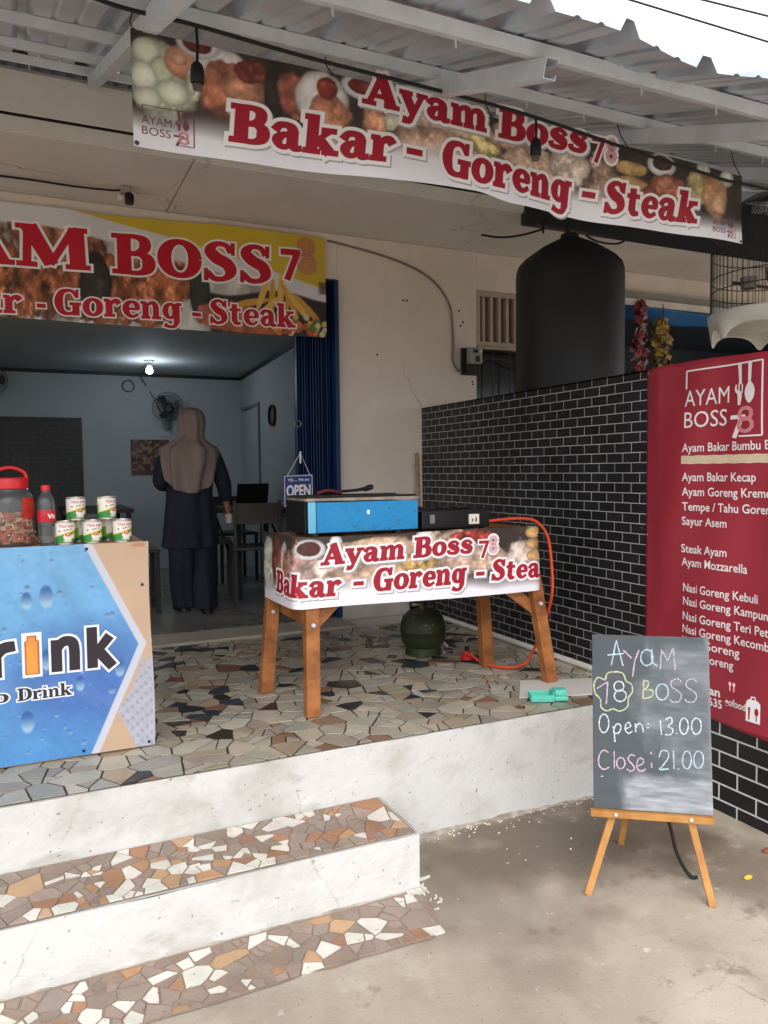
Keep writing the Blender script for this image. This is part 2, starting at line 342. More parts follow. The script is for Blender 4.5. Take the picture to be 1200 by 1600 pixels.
# ================================================================== GROUND
def concrete():
    m = M('worn_concrete', C(186, 175, 158), .88, 0, 1.1, .18, 90, col2=C(146, 134, 120), lo=.32, hi=.68)
    n = m.node_tree.nodes; l = m.node_tree.links; p = n['Principled BSDF']
    src = p.inputs['Base Color'].links[0].from_socket
    tc = [x for x in n if x.type == 'TEX_COORD'][0]
    def layer(src, scale, lo, hi, col, seed, mode='MIX', fac=1, detail=8, stretch=None):
        vec = tc.outputs['Object']
        mp = n.new('ShaderNodeMapping'); mp.inputs['Location'].default_value = (seed, seed * .7, 0)
        if stretch: mp.inputs['Scale'].default_value = stretch
        l.new(vec, mp.inputs[0])
        z = n.new('ShaderNodeTexNoise'); z.inputs['Scale'].default_value = scale; z.inputs['Detail'].default_value = detail; z.inputs['Roughness'].default_value = .65
        l.new(mp.outputs[0], z.inputs['Vector'])
        r = n.new('ShaderNodeMapRange'); r.inputs[1].default_value = lo; r.inputs[2].default_value = hi; r.inputs[4].default_value = fac
        l.new(z.outputs['Fac'], r.inputs[0])
        x = n.new('ShaderNodeMix'); x.data_type = 'RGBA'; x.blend_type = mode
        l.new(r.outputs[0], x.inputs['Factor']); l.new(src, x.inputs['A']); x.inputs['B'].default_value = col
        return x.outputs['Result']
    s = layer(src, 2.6, .52, .68, C(132, 118, 104), 3.1, fac=.6)
    s = layer(s, 5.5, .60, .66, C(112, 96, 80), 8.3, fac=.55)
    s = layer(s, 9, .64, .70, C(212, 204, 190), 1.7, fac=.6)
    s = layer(s, 90, .62, .72, C(110, 100, 90), 4.7, fac=.5, detail=3)
    # an old damp patch along the foot of the terrace and the low wall: a stain with its own ragged shape
    sp = n.new('ShaderNodeSeparateXYZ'); l.new(tc.outputs['Object'], sp.inputs[0])
    def dmask(cx, cy, rx, ry, k):
        a = n.new('ShaderNodeMapping'); a.inputs['Location'].default_value = (-cx / rx, -cy / ry, 0); a.inputs['Scale'].default_value = (1 / rx, 1 / ry, 0)
        l.new(tc.outputs['Object'], a.inputs[0])
        ln = n.new('ShaderNodeVectorMath'); ln.operation = 'LENGTH'; l.new(a.outputs[0], ln.inputs[0])
        z = n.new('ShaderNodeTexNoise'); z.inputs['Scale'].default_value = 4.5; z.inputs['Detail'].default_value = 7; l.new(tc.outputs['Object'], z.inputs['Vector'])
        ad = n.new('ShaderNodeMath'); ad.operation = 'MULTIPLY_ADD'; ad.inputs[1].default_value = 1.6; l.new(z.outputs['Fac'], ad.inputs[0]); l.new(ln.outputs['Value'], ad.inputs[2])
        r = n.new('ShaderNodeMapRange'); r.inputs[1].default_value = 1.85; r.inputs[2].default_value = 1.25; r.inputs[3].default_value = 0; r.inputs[4].default_value = k
        l.new(ad.outputs[0], r.inputs[0]); return r.outputs[0]
    for (cx, cy, rx, ry, k, col) in ((1.95, 2.42, .85, .42, .80, C(100, 90, 79)), (2.32, 2.02, .26, .5, .62, C(98, 82, 66)), (1.38, 2.25, .42, .55, .6, C(116, 104, 92)), (.9, 1.65, .9, .5, .3, C(150, 134, 118))):
        x = n.new('ShaderNodeMix'); x.data_type = 'RGBA'; l.new(dmask(cx, cy, rx, ry, k), x.inputs['Factor']); l.new(s, x.inputs['A']); x.inputs['B'].default_value = col; s = x.outputs['Result']
    l.new(s, p.inputs['Base Color'])
    weather(m, .45, .0022, C(116, 105, 94), 70, .685, C(104, 94, 82), C(206, 198, 184), 1.6, .60, .4)
    return m
mb = MB(); mb.add([(-60, -60, 0), (60, -60, 0), (60, 60, 0), (-60, 60, 0)], [(0, 1, 2, 3)])
struct(mb.build('ground', concrete()), 'worn beige concrete yard in front of the shop', 'ground')

# ------------------------------------------------------------------ broken tile mosaics
def clip(pg, p, nrm):
    out = []
    for i in range(len(pg)):
        a, b = pg[i], pg[(i + 1) % len(pg)]
        da = (a[0] - p[0]) * nrm[0] + (a[1] - p[1]) * nrm[1]; db = (b[0] - p[0]) * nrm[0] + (b[1] - p[1]) * nrm[1]
        if da >= 0: out.append(a)
        if (da >= 0) != (db >= 0):
            t = da / (da - db); out.append((a[0] + (b[0] - a[0]) * t, a[1] + (b[1] - a[1]) * t))
    return out
def area(pg): return abs(sum(pg[i][0] * pg[(i + 1) % len(pg)][1] - pg[(i + 1) % len(pg)][0] * pg[i][1] for i in range(len(pg)))) / 2
def ccw(pg):
    s = sum(pg[i][0] * pg[(i + 1) % len(pg)][1] - pg[(i + 1) % len(pg)][0] * pg[i][1] for i in range(len(pg)))
    return pg if s > 0 else pg[::-1]
def compact(pg):
    if len(pg) < 3: return 0
    per = sum(math.hypot(pg[i][0] - pg[i - 1][0], pg[i][1] - pg[i - 1][1]) for i in range(len(pg)))
    sh = min(math.hypot(pg[i][0] - pg[i - 1][0], pg[i][1] - pg[i - 1][1]) for i in range(len(pg)))
    return area(pg) / per ** 2 + .06 * min(1, sh / (per * .18)) + (-.02 if len(pg) == 3 else 0)
def shatter(pg, amin, amax, out):
    A = area(pg)
    if len(pg) < 3 or A < amin * .25: return
    if A < amin or (A < amax and rng.random() < .35): out.append(pg); return
    cx = sum(p[0] for p in pg) / len(pg); cy = sum(p[1] for p in pg) / len(pg)
    i, j = max(((i, j) for i in range(len(pg)) for j in range(i)), key=lambda q: (pg[q[0]][0] - pg[q[1]][0]) ** 2 + (pg[q[0]][1] - pg[q[1]][1]) ** 2)
    a0 = math.atan2(pg[i][1] - pg[j][1], pg[i][0] - pg[j][0]); best = None; k = math.sqrt(A) * .22
    for _ in range(5):
        ang = a0 + rng.gauss(0, .42); nrm = (math.cos(ang), math.sin(ang)); p = (cx + rng.uniform(-k, k), cy + rng.uniform(-k, k))
        q1, q2 = clip(pg, p, nrm), clip(pg, p, (-nrm[0], -nrm[1]))
        sc = min(compact(q1), compact(q2)) + rng.uniform(0, .012)
        if best is None or sc > best[0]: best = (sc, q1, q2)
    shatter(best[1], amin, amax, out); shatter(best[2], amin, amax, out)
def inset(pg, g):
    pg = ccw(pg); out = pg
    for i in range(len(pg)):
        a, b = pg[i], pg[(i + 1) % len(pg)]; dx, dy = b[0] - a[0], b[1] - a[1]; d = math.hypot(dx, dy)
        if d < 1e-6: continue
        nx, ny = -dy / d, dx / d; gg = g * rng.uniform(.6, 1.5)
        out = clip(out, (a[0] + nx * gg, a[1] + ny * gg), (nx, ny))
        if len(out) < 3: return []
    return out
def cells(rect, n, split, cut_amin):
    """irregular shards: cells around random points, some of them broken again"""
    x0, x1, y0, y1 = rect; pts = []
    dmin = math.sqrt((x1 - x0) * (y1 - y0) / n) * .55
    while len(pts) < n:
        best = None
        for _ in range(3):
            p = (rng.uniform(x0, x1), rng.uniform(y0, y1))
            d = min((math.hypot(p[0] - q[0], p[1] - q[1]) for q in pts[-220:]), default=9)
            if best is None or d > best[0]: best = (d, p)
        pts.append(best[1])
    A = np.array(pts); out = []
    ang = rng.uniform(0, 3.14)
    for i, p in enumerate(pts):
        d = np.hypot(A[:, 0] - p[0], A[:, 1] - p[1]); order = np.argsort(d)[1:22]
        pg = [(x0, y0), (x1, y0), (x1, y1), (x0, y1)]
        for j in order:
            q = pts[j]; pg = clip(pg, ((p[0] + q[0]) / 2, (p[1] + q[1]) / 2), (p[0] - q[0], p[1] - q[1]))
            if len(pg) < 3: break
        if len(pg) < 3: continue
        if rng.random() < split and area(pg) > cut_amin: shatter(pg, area(pg) * .6, area(pg) * .8, out)
        else: out.append(pg)
    return out
def mosaic(mb, rect, z, n, split, cut_amin, gap, pick, hmin=.002, hmax=.004, keep=1):
    for pg in cells(rect, n, split, cut_amin):
        if rng.random() > keep: continue
        q = inset(pg, gap)
        if len(q) < 3 or area(q) < .00012: continue
        cx = sum(p[0] for p in q) / len(q); cy = sum(p[1] for p in q) / len(q)
        mb.ccur = pick(cx, cy); h = z + rng.uniform(hmin, hmax); tx, ty = rng.uniform(-.006, .006), rng.uniform(-.006, .006)
        k = len(q); top = [(x, y, h + (x - cx) * tx + (y - cy) * ty) for x, y in q]; low = [(x, y, z - .004) for x, y in q]
        mb.add(low + top, [tuple(range(k, 2 * k))] + [(i, (i + 1) % k, k + (i + 1) % k, k + i) for i in range(k)])
m_tile = M('broken_tile', (1, 1, 1, 1), .38, .22, 5, .12, 30, attr=True, spec=.5)
m_tile_matt = M('worn_step_tile', (1, 1, 1, 1), .62, .2, 9, .2, 45, attr=True)
weather(m_tile, 7, .003, C(90, 84, 76), 60, .70, C(96, 88, 78), C(116, 108, 96), 3.2, .56, .45); weather(m_tile_matt, 9, .004, C(84, 72, 62), 60, .69, C(92, 80, 70), C(122, 108, 96), 4.5, .56, .5)
m_grout = M('dark_grout', C(74, 64, 56), .9, .25, 12, .4, 60)
m_grout2 = M('brown_grout', C(140, 122, 108), .9, .2, 10, .4, 60)
def jit(c, k=8):
    d = rng.uniform(-k, k); return C(*[max(0, min(255, x + d + rng.uniform(-k / 3, k / 3))) for x in c])
def pick_terrace(x, y):
    q = rng.random(); nz = float(fbm(np.array(x * 1.3 + 4), np.array(y * 1.6), 17, 3))
    dark = .04 + max(0, nz - .47) * 1.3 * min(1, max(0, y - 2.9) * 1.2 + max(0, .8 - x) * .5)
    if q < dark: return jit(rng.choice([(52, 58, 68), (44, 46, 50), (64, 70, 78), (58, 50, 44)]), 6)
    if q < dark + .03: return jit(rng.choice([(132, 100, 84), (146, 116, 94)]))
    if q < dark + .10: return jit((188, 182, 168))
    return jit(rng.choice([(182, 173, 156), (172, 163, 147), (188, 178, 160), (160, 150, 134), (178, 172, 158), (160, 158, 146), (168, 152, 130)]), 6)
def pick_step(x, y):
    q = rng.random()
    if q < .27: return jit((218, 213, 203), 7)
    if q < .43: return jit(rng.choice([(178, 138, 104), (168, 126, 96), (186, 152, 118), (160, 118, 94)]))
    return jit(rng.choice([(154, 136, 124), (146, 128, 116), (160, 142, 130), (150, 134, 124)]), 5)
XL = -2.2
def wavy_block(mb, x0, x1, y0, y1, z1, seed, nx=90, nz=8):
    """a plastered riser: hand-trowelled front face, flat top and right end"""
    def f(x, z, k): return (float(fbm(np.array(x * 3.1 + k), np.array(z * 5.0), seed, 4)) - .5) * .016
    def zt(x): return z1 - .004 + (float(fbm(np.array(x * 5.0), np.array(3.3), seed + 9, 3)) - .5) * .006
    mb.grid(lambda a, b: (x0 + (x1 - x0) * a, y0 + f(x0 + (x1 - x0) * a, z1 * b, 0) * (1 if .02 < a < .98 else .2), -.02 + (zt(x0 + (x1 - x0) * a) + .02) * b), nx, nz)
    mb.grid(lambda a, b: (x1 + f(y0 + (y1 - y0) * a, z1 * b, 7) * min(1, a * 5) * .6, y0 + (y1 - y0) * a, -.02 + (zt(x1) + .02) * b), 12, nz)
    mb.add([(x0, y0 + .004, z1 - .006), (x1, y0 + .004, z1 - .006), (x1, y1, z1 - .006), (x0, y1, z1 - .006)], [(0, 1, 2, 3)])
    mb.add([(x0, y0, -.02), (x0, y1, -.02), (x0, y1, z1 - .006), (x0, y0, z1 - .006)], [(0, 1, 2, 3)])
mb = MB(); wavy_block(mb, XL, 2.645, 2.68, 4.74, .42, 3)
ter = tag(mb.build('terrace', m_white_paint, smooth=50), 'raised white plastered terrace in front of the shop', 'terrace')
mb = MB(); mb.add([(XL, 2.69, .417), (2.645, 2.69, .417), (2.645, 4.74, .417), (XL, 4.74, .417)], [(0, 1, 2, 3)])
mb.build('grout', m_grout, ter)
mb = MB()
mosaic(mb, (XL, 2.645, 2.692, 4.74), .417, 1050, .42, .006, .0036, pick_terrace)
mb.build('tile_mosaic', m_tile, ter)
mb = MB(); wavy_block(mb, XL, 1.212, 2.338, 2.685, .205, 5)
stp = tag(mb.build('step', m_white_paint, smooth=50), 'white plastered step below the terrace', 'step')
mb = MB(); mb.add([(XL, 2.350, .202), (1.205, 2.350, .202), (1.205, 2.676, .202), (XL, 2.676, .202)], [(0, 1, 2, 3)])
mb.build('grout', m_grout2, stp)
mb = MB()
mosaic(mb, (XL, 1.2, 2.356, 2.672), .202, 235, .75, .0012, .0026, pick_step)
mb.build('tile_mosaic', m_tile_matt, stp)
mb = MB()
edge = [(XL, 2.334), (1.19, 2.334), (1.20, 2.26), (1.185, 2.16)] + [(1.12 - k * .083, 2.068 + rng.uniform(-.014, .014)) for k in range(41)]
mb.add([(x, y, .004) for x, y in edge], [tuple(range(len(edge)))])
pth = struct(mb.build('tile_path', m_grout2), 'strip of broken tile set in the concrete at the foot of the step', 'path')
mb = MB()
def pick_path(x, y): return pick_step(x, y)
mosaic(mb, (XL, 1.17, 2.075, 2.325), .004, 180, .75, .0012, .0032, pick_path, .001, .003, keep=.93)
mb.build('tile_mosaic', m_tile_matt, pth)
def fillet(parent, pts, mat, seed, h=.016):
    mb = MB(); n = 160
    seg = [0]
    for p, q in zip(pts, pts[1:]): seg.append(seg[-1] + math.hypot(q[0] - p[0], q[1] - p[1]))
    def at(t):
        d = t * seg[-1]
        for i in range(len(pts) - 1):
            if d <= seg[i + 1] + 1e-9:
                k = (d - seg[i]) / (seg[i + 1] - seg[i]); dx_, dy_ = pts[i + 1][0] - pts[i][0], pts[i + 1][1] - pts[i][1]; l_ = math.hypot(dx_, dy_)
                return pts[i][0] + dx_ * k, pts[i][1] + dy_ * k, dy_ / l_, -dx_ / l_
    def f(a, b):
        x, y, nx, ny = at(a); r = (.35 + 1.3 * float(fbm(np.array(a * seg[-1] * 16), np.array(1.7), seed, 4))) * h; ang = b * math.pi / 2
        return (x + nx * (r * 1.5 * math.cos(ang) - .006), y + ny * (r * 1.5 * math.cos(ang) - .006), -.003 + r * math.sin(ang))
    mb.grid(f, n, 4); return mb.build('base_fillet', mat, parent, smooth=70)
m_fil = M('fillet_cement', C(176, 168, 156), .9, 0, 14, .4, 60, col2=C(128, 118, 106))
fillet(ter, [(1.215, 2.686), (2.64, 2.686)], m_fil, 21); fillet(stp, [(XL, 2.342), (1.208, 2.342)], m_fil, 22, .011); fillet(stp, [(1.208, 2.342), (1.208, 2.68)], m_fil, 23, .012)
mb = MB()
for i in range(26):
    a0 = rng.uniform(-1.5, 1.1); L0 = rng.uniform(.015, .075); w0 = rng.uniform(.002, .006); bx0, by0 = 1.215 + rng.uniform(-.06, .01), 2.335 + rng.uniform(-.008, .06)
    if bx0 < 1.205: by0 = 2.332; a0 = rng.uniform(-1.9, -.9); L0 *= .5
    dx_, dy_ = math.cos(a0), math.sin(a0); q = [(bx0 - dy_ * w0, by0 + dx_ * w0), (bx0 + dy_ * w0, by0 - dx_ * w0), (bx0 + dx_ * L0 * .6 + dy_ * w0 * .9, by0 + dy_ * L0 * .6 - dx_ * w0), (bx0 + dx_ * L0, by0 + dy_ * L0), (bx0 + dx_ * L0 * .55 - dy_ * w0 * .7, by0 + dy_ * L0 * .55 + dx_ * w0)]
    z0 = .0085 + i * .00012; mb.add([(x, y, z0) for x, y in q] + [(x, y, -.001) for x, y in q], [(0, 1, 2, 3, 4)] + [(k, (k + 1) % 5, 5 + (k + 1) % 5, 5 + k) for k in range(5)])
mb.build('paint_drip', M('paint_drips', C(206, 202, 194), .8, .1, 20), stp)
# flaked paint and grit lying at the foot of the terrace
mb = MB()
for i in range(150):
    if rng.random() < .75: x = rng.uniform(1.22, 2.6); y = 2.668 - abs(rng.gauss(0, .025))
    elif rng.random() < .6: x = 1.2 + abs(rng.gauss(.015, .03)); y = rng.uniform(2.2, 2.36)
    else: x = rng.uniform(1.5, 2.5); y = 2.6 - abs(rng.gauss(0, .12))
    r = rng.uniform(.0012, .0048) * (1.6 if rng.random() < .1 else 1); n = rng.randint(4, 6); a0 = rng.random() * 6
    q = [(x + r * rng.uniform(.6, 1.3) * math.cos(a0 + 6.283 * k / n), y + r * rng.uniform(.6, 1.3) * math.sin(a0 + 6.283 * k / n)) for k in range(n)]
    mb.add([(a, b, -.001) for a, b in q] + [(a, b, .002 + r * .4) for a, b in q], [tuple(range(n, 2 * n))] + [(k, (k + 1) % n, n + (k + 1) % n, n + k) for k in range(n)])
tag(mb.build('paint_flakes', M('paint_flake', C(214, 206, 194), .8, .2, 30)), 'white paint flakes and grit scattered along the terrace foot', 'grit', kind='stuff')

# ================================================================== SHOP BUILDING
WY = 5.03
shop = thing('shop_building', 'cream plastered shop with a wide open front and a deep concrete eave', 'building', (1, WY, 0))
H0, SOF = .42, 3.11
def wallpanel(mb, x0, x1, z0, z1, y0=WY, t=.16): mb.box(x0, x1, y0, y0 + t, z0, z1)
mb = MB()
wallpanel(mb, 2.0, 3.13, 0, SOF)                       # pier between shop front and window
wallpanel(mb, -3.2, 2.0, 2.80, SOF)                    # lintel
wallpanel(mb, -3.2, -2.0, 0, 2.80)                     # left pier
wallpanel(mb, 3.13, 3.78, 2.83, SOF); wallpanel(mb, 3.78, 4.35, 0, SOF); wallpanel(mb, 3.13, 3.78, 0, 1.35)
mb.build('front_wall', m_cream, shop, bev=.004)
# plaster base of the wall next to the doorway
mb = MB(); mb.box(2.0, 2.64, WY - .022, WY - .002, .42, .56)
mb.build('plinth', M('plinth_paint', C(206, 198, 188), .8, .12, 5, .2), shop, bev=.004)
# eave slab, in two pours with an open joint, with a lower drip band
mb = MB()
mb.box(-3.4, .856, 4.17, WY + .2, SOF + .002, 3.42); mb.box(.862, 2.95, 4.17, WY + .2, SOF + .002, 3.42)
mb.box(-3.4, 2.95, 4.158, 4.168, 3.12, 3.188)
mb.box(-3.4, 2.95, 4.150, 4.168, 3.200, 3.40)
mb.build('eave_slab', m_soffit, shop, bev=.004)
mb = MB(); mb.box(-3.4, 2.95, 4.156, 4.169, 3.1885, 3.1995); mb.build('eave_joint_shade', M('joint_shade_black', C(30, 27, 25), .95), shop)  # black strip filling the fascia joint, stands in for the shade inside it
mb = MB(); mb.box(2.952, 8.6, 4.14, 4.20, 3.045, 3.458)
mb.build('dark_fascia', m_dark, shop)
mb = MB(); mb.box(2.952, 8.6, 4.202, WY + .2, SOF + .002, 3.2)
mb.build('neighbour_soffit', m_soffit, shop)
# vent block and dark window beside the pier
mb = MB()
mb.box(3.132, 3.778, WY + .002, WY + .03, 2.79, 2.828); mb.box(3.132, 3.778, WY + .002, WY + .03, 2.415, 2.45); mb.box(3.132, 3.165, WY + .002, WY + .03, 2.45, 2.79)
for k in range(9): mb.box(3.19 + k * .072, 3.215 + k * .072, WY + .012, WY + .07, 2.45, 2.79)
mb.box(3.132, 3.778, WY + .085, WY + .10, 2.45, 2.79)
mb.box(3.14, 3.778, WY - .012, WY + .03, 2.392, 2.413)
mb.build('vent_block', M('vent_paint', C(176, 160, 148), .85, .1, 6), shop, bev=.003)
mb = MB(); mb.box(3.132, 3.778, WY + .12, WY + .13, 1.35, 2.39); mb.build('window_pane', M('dark_glass', C(22, 24, 28), .15, .1, 4), shop)
mb = MB()
for x in (3.30, 3.46, 3.62): mb.tube([(x, WY + .04, 1.36), (x, WY + .04, 2.38)], .005, 6)
mb.tube(smooth_path([(3.15, WY + .045, 2.2), (3.22, WY + .045, 2.31), (3.38, WY + .045, 2.33), (3.55, WY + .045, 2.28), (3.7, WY + .045, 2.3)]), .005, 6)
for k in range(3): mb.tube([(3.33 + 3 * .02 * math.cos(a * .524) + k * .13, WY + .045, 1.98 + .06 * math.sin(a * .524)) for a in range(13)], .005, 6)
mb.build('window_grille', M('grille_iron', C(60, 62, 66), .5), shop)
mb = MB(); mb.box(-3.4, 8.6, WY + .202, 8.9, SOF + .002, 3.3); mb.build('light_block_slab', m_soffit, shop)  # unseen slab over the rooms, added to stop sky light leaking in
mb = MB(); mb.box(2.62, 4.35, 6.4, 6.5, 0, SOF); mb.build('light_block_wall', M('light_block_dark', C(60, 58, 56), .9), shop)  # unseen dark wall, added to block light behind the vent and window
# inside
m_in = M('room_paint', C(148, 158, 164), .8, .05, 1.5, .1, 25)
RB = 8.6; CZ = 2.542
def rwx(y): return 2.238 - (8.6 - y) * .0746
mb = MB(); mb.box(-2.2, 2.6, RB, RB + .1, .3, 2.7)
mb.build('back_wall', m_in, shop)
mb = MB(); mb.add([(rwx(5.19), 5.19, .3), (rwx(RB), RB, .3), (rwx(RB), RB, 2.8), (rwx(5.19), 5.19, 2.8), (2.6, 5.19, .3), (2.6, RB, .3), (2.6, RB, 2.8), (2.6, 5.19, 2.8)],
    [(0, 1, 2, 3), (4, 5, 6, 7), (3, 2, 6, 7), (0, 3, 7, 4), (1, 2, 6, 5), (0, 1, 5, 4)])
mb.build('side_wall', m_in, shop)
mb = MB(); mb.box(-2.3, -2.2, 5.19, RB, .3, 2.8); mb.build('side_wall', m_in, shop)
mb = MB(); mb.box(-2.3, 2.3, 5.19, RB + .1, CZ, CZ + .05); mb.box(-2.0, 2.0, 5.12, 5.19, CZ, 2.8)
mb.build('ceiling', M('ceiling_board', C(150, 156, 160), .8, .05, 2), shop)
mb = MB(); mb.box(-2.2, rwx(RB), RB - .02, RB - .001, CZ - .035, CZ - .002)
mb.beam((rwx(5.2) - .01, 5.2, CZ - .02), (rwx(RB) - .012, RB - .02, CZ - .02), .018, .034)
mb.build('cornice', M('cornice_strip', C(34, 36, 40), .5), shop)
def tiles(name, bw, rh, mortar, c1, c2, cm, rough, coord, offs=(0, 0)):
    m = bpy.data.materials.new(name); m.use_nodes = True; n = m.node_tree.nodes; l = m.node_tree.links; p = n['Principled BSDF']
    tc = n.new('ShaderNodeTexCoord'); sp = n.new('ShaderNodeSeparateXYZ'); l.new(tc.outputs['Object'], sp.inputs[0])
    cb = n.new('ShaderNodeCombineXYZ'); l.new(sp.outputs[coord[0]], cb.inputs[0]); l.new(sp.outputs[coord[1]], cb.inputs[1])
    ad = n.new('ShaderNodeVectorMath'); ad.operation = 'ADD'; ad.inputs[1].default_value = (offs[0], offs[1], 0); l.new(cb.outputs[0], ad.inputs[0])
    b = n.new('ShaderNodeTexBrick'); b.inputs['Scale'].default_value = 1; b.inputs['Brick Width'].default_value = bw; b.inputs['Row Height'].default_value = rh
    b.inputs['Mortar Size'].default_value = mortar; b.inputs['Mortar Smooth'].default_value = .15; b.inputs['Bias'].default_value = 0
    b.inputs['Color1'].default_value = c1; b.inputs['Color2'].default_value = c2; b.inputs['Mortar'].default_value = cm
    l.new(ad.outputs[0], b.inputs['Vector'])
    nz = n.new('ShaderNodeTexNoise'); nz.inputs['Scale'].default_value = 3.5; nz.inputs['Detail'].default_value = 6; l.new(tc.outputs['Object'], nz.inputs['Vector'])
    mr = n.new('ShaderNodeMapRange'); mr.inputs[1].default_value = .35; mr.inputs[2].default_value = .7; mr.inputs[3].default_value = .7; mr.inputs[4].default_value = 1.15; l.new(nz.outputs['Fac'], mr.inputs[0])
    mx = n.new('ShaderNodeMix'); mx.data_type = 'RGBA'; mx.blend_type = 'MULTIPLY'; mx.inputs['Factor'].default_value = 1
    l.new(b.outputs['Color'], mx.inputs['A']); l.new(mr.outputs[0], mx.inputs['B']); l.new(mx.outputs['Result'], p.inputs['Base Color'])
    mr2 = n.new('ShaderNodeMapRange'); mr2.inputs[3].default_value = rough; mr2.inputs[4].default_value = rough + .25; l.new(nz.outputs['Fac'], mr2.inputs[0]); l.new(mr2.outputs[0], p.inputs['Roughness'])
    bp = n.new('ShaderNodeBump'); bp.inputs['Strength'].default_value = .6; bp.inputs['Distance'].default_value = .004; bp.invert = True
    l.new(b.outputs['Fac'], bp.inputs['Height']); l.new(bp.outputs[0], p.inputs['Normal'])
    return m
mb = MB(); mb.box(-2.0, .55, RB - .02, RB - .002, .44, 2.057)
mb.build('tile_panel', tiles('indoor_black_tile', .13, .05, .0035, C(20, 21, 24), C(26, 27, 30), C(70, 74, 78), .35, ('X', 'Z')), shop)
mb = MB(); mb.box(-2.2, 2.25, 5.035, RB, .2, .44)
mb.build('floor', tiles('floor_tile', .4, .4, .004, C(128, 126, 122), C(134, 130, 126), C(80, 78, 76), .18, ('X', 'Y')), shop)
mb = MB(); mb.box(-2.2, 2.0, 4.742, 5.033, .2, .437); mb.build('threshold', M('threshold_cement', C(168, 158, 146), .8, .12, 6, .3), shop, bev=.006)
# a plain door in the side wall of the room
mb = MB(); y0, y1 = 7.6, 8.35
for (ya, yb, za, zb) in ((y0 - .03, y0, .44, 2.18), (y0, y1, 2.15, 2.18)): mb.box(-.02 + rwx((ya + yb) / 2), .02 + rwx((ya + yb) / 2), ya, yb, za, zb)
mb.build('door_frame', M('door_frame_paint', C(96, 104, 108), .6), shop)
# old roof edge above the eave: dark wavy sheet ends and a pale flashing
mb = MB()
mb.grid(lambda a, b: (-3.2 + 6.15 * a, 4.02 + .5 * b, 3.455 + .022 * math.sin(a * 6.15 / .075 * 2 * math.pi) + .10 * b), 650, 1)
mb.build('old_roof_sheet', M('old_roof_sheet', C(60, 56, 54), .8, .3, 10), shop, solid=.008)
mb = MB(); mb.box(-3.2, 2.95, 4.10, 4.104, 3.50, 3.56); mb.box(-3.2, 2.95, 4.06, 4.104, 3.497, 3.50)
mb.build('flashing', m_steel, shop)
# the gate
m_blue = M('blue_gate_paint', C(24, 50, 94), .45, .2, 5, .1, 30)
gate = thing('folding_gate', 'dark blue pleated steel gate folded against the cream pier of the doorway', 'gate', (1.85, 5.08, .44))
mb = MB(); P = []
n = 26
for i in range(n + 1): P.append((1.70 + .262 * i / n, 5.045 + (.075 if i % 2 else 0) + rng.uniform(-.006, .006)))
for i in range(n):
    a, b = P[i], P[i + 1]; mb.add([(a[0], a[1], .455), (b[0], b[1], .455), (b[0], b[1], 2.785), (a[0], a[1], 2.785)], [(0, 1, 2, 3)])
mb.build('pleated_panel', m_blue, gate, solid=.003)
mb = MB(); mb.box(1.968, 1.998, 4.995, 5.10, .445, 2.79); mb.box(1.70, 1.966, 5.04, 5.12, 2.786, 2.799)
mb.build('gate_post', m_blue, gate, bev=.003)
mb = MB(); mb.tube([(1.70 + .022 * math.cos(a * .524), 5.03, 1.80 + .022 * math.sin(a * .524)) for a in range(13)], .005, 6); mb.build('gate_handle', M('worn_steel', C(120, 130, 140), .4, metal=.7), gate)

# ================================================================== CANOPY ROOF
def zp(y): return 2.57 + (y - 1.75) * .357
can = thing('canopy_roof', 'corrugated metal canopy on steel purlins over the shop front', 'roof', (1, 2.8, 2.9))
X0, X1 = -2.6, 8.6
RID = .267
prof = []
k = math.floor((X0 - 1.11) / RID)
x = 1.11 + k * RID
while x < X1:
    prof += [(x - .035, 0), (x - .014, .036), (x + .014, .036), (x + .035, 0), (x + .085, 0), (x + .093, .006), (x + .101, .006), (x + .109, 0), (x + .158, 0), (x + .166, .006), (x + .174, .006), (x + .182, 0)]
    x += RID
ys = [1.5 + (4.16 - 1.5) * j / 24 for j in range(25)]
mb = MB(); vsr = []
for j, y in enumerate(ys):
    for (x, h) in prof:
        wv = .012 * math.sin(x * 5.3 + y * 1.2) + .007 * math.sin(x * 13 + 2)
        wv *= max(0, 1 - (y - 1.5) * 1.5)
        yy = y + (.012 * math.sin(x * 9.1) if j == 0 else 0)
        vsr.append((x, yy, zp(y) + .041 + h + wv))
nn = len(prof)
mb.add(vsr, [(j * nn + i, j * nn + i + 1, (j + 1) * nn + i + 1, (j + 1) * nn + i) for j in range(len(ys) - 1) for i in range(nn - 1)])
mb.build('corrugated_sheet', M('zinc_sheet', C(214, 220, 230), .30, 0, 1.3, .3, 7, metal=.55, col2=C(170, 178, 190)), can, solid=.0012)
sl = math.atan(.357); Rx = Matrix.Rotation(sl, 3, 'X')
for py in (1.75, 2.32, 3.0, 3.62, 4.08):
    mb = MB(); o = (0, py, zp(py))
    mb.box(X0, X1, -.022, -.0195, 0, .036, Rx, o); mb.box(X0, X1, -.0195, .02, 0, .0025, Rx, o); mb.box(X0, X1, -.0195, .02, .0335, .036, Rx, o)
    for q in range(34):
        sx = X0 + .2 + q * .31 + rng.uniform(-.03, .03); mb.tube([(sx, py + .004, zp(py) + .01), (sx + .002, py + .004, zp(py) - .022)], .0028, 5)
    mb.build('purlin', m_steel, can)
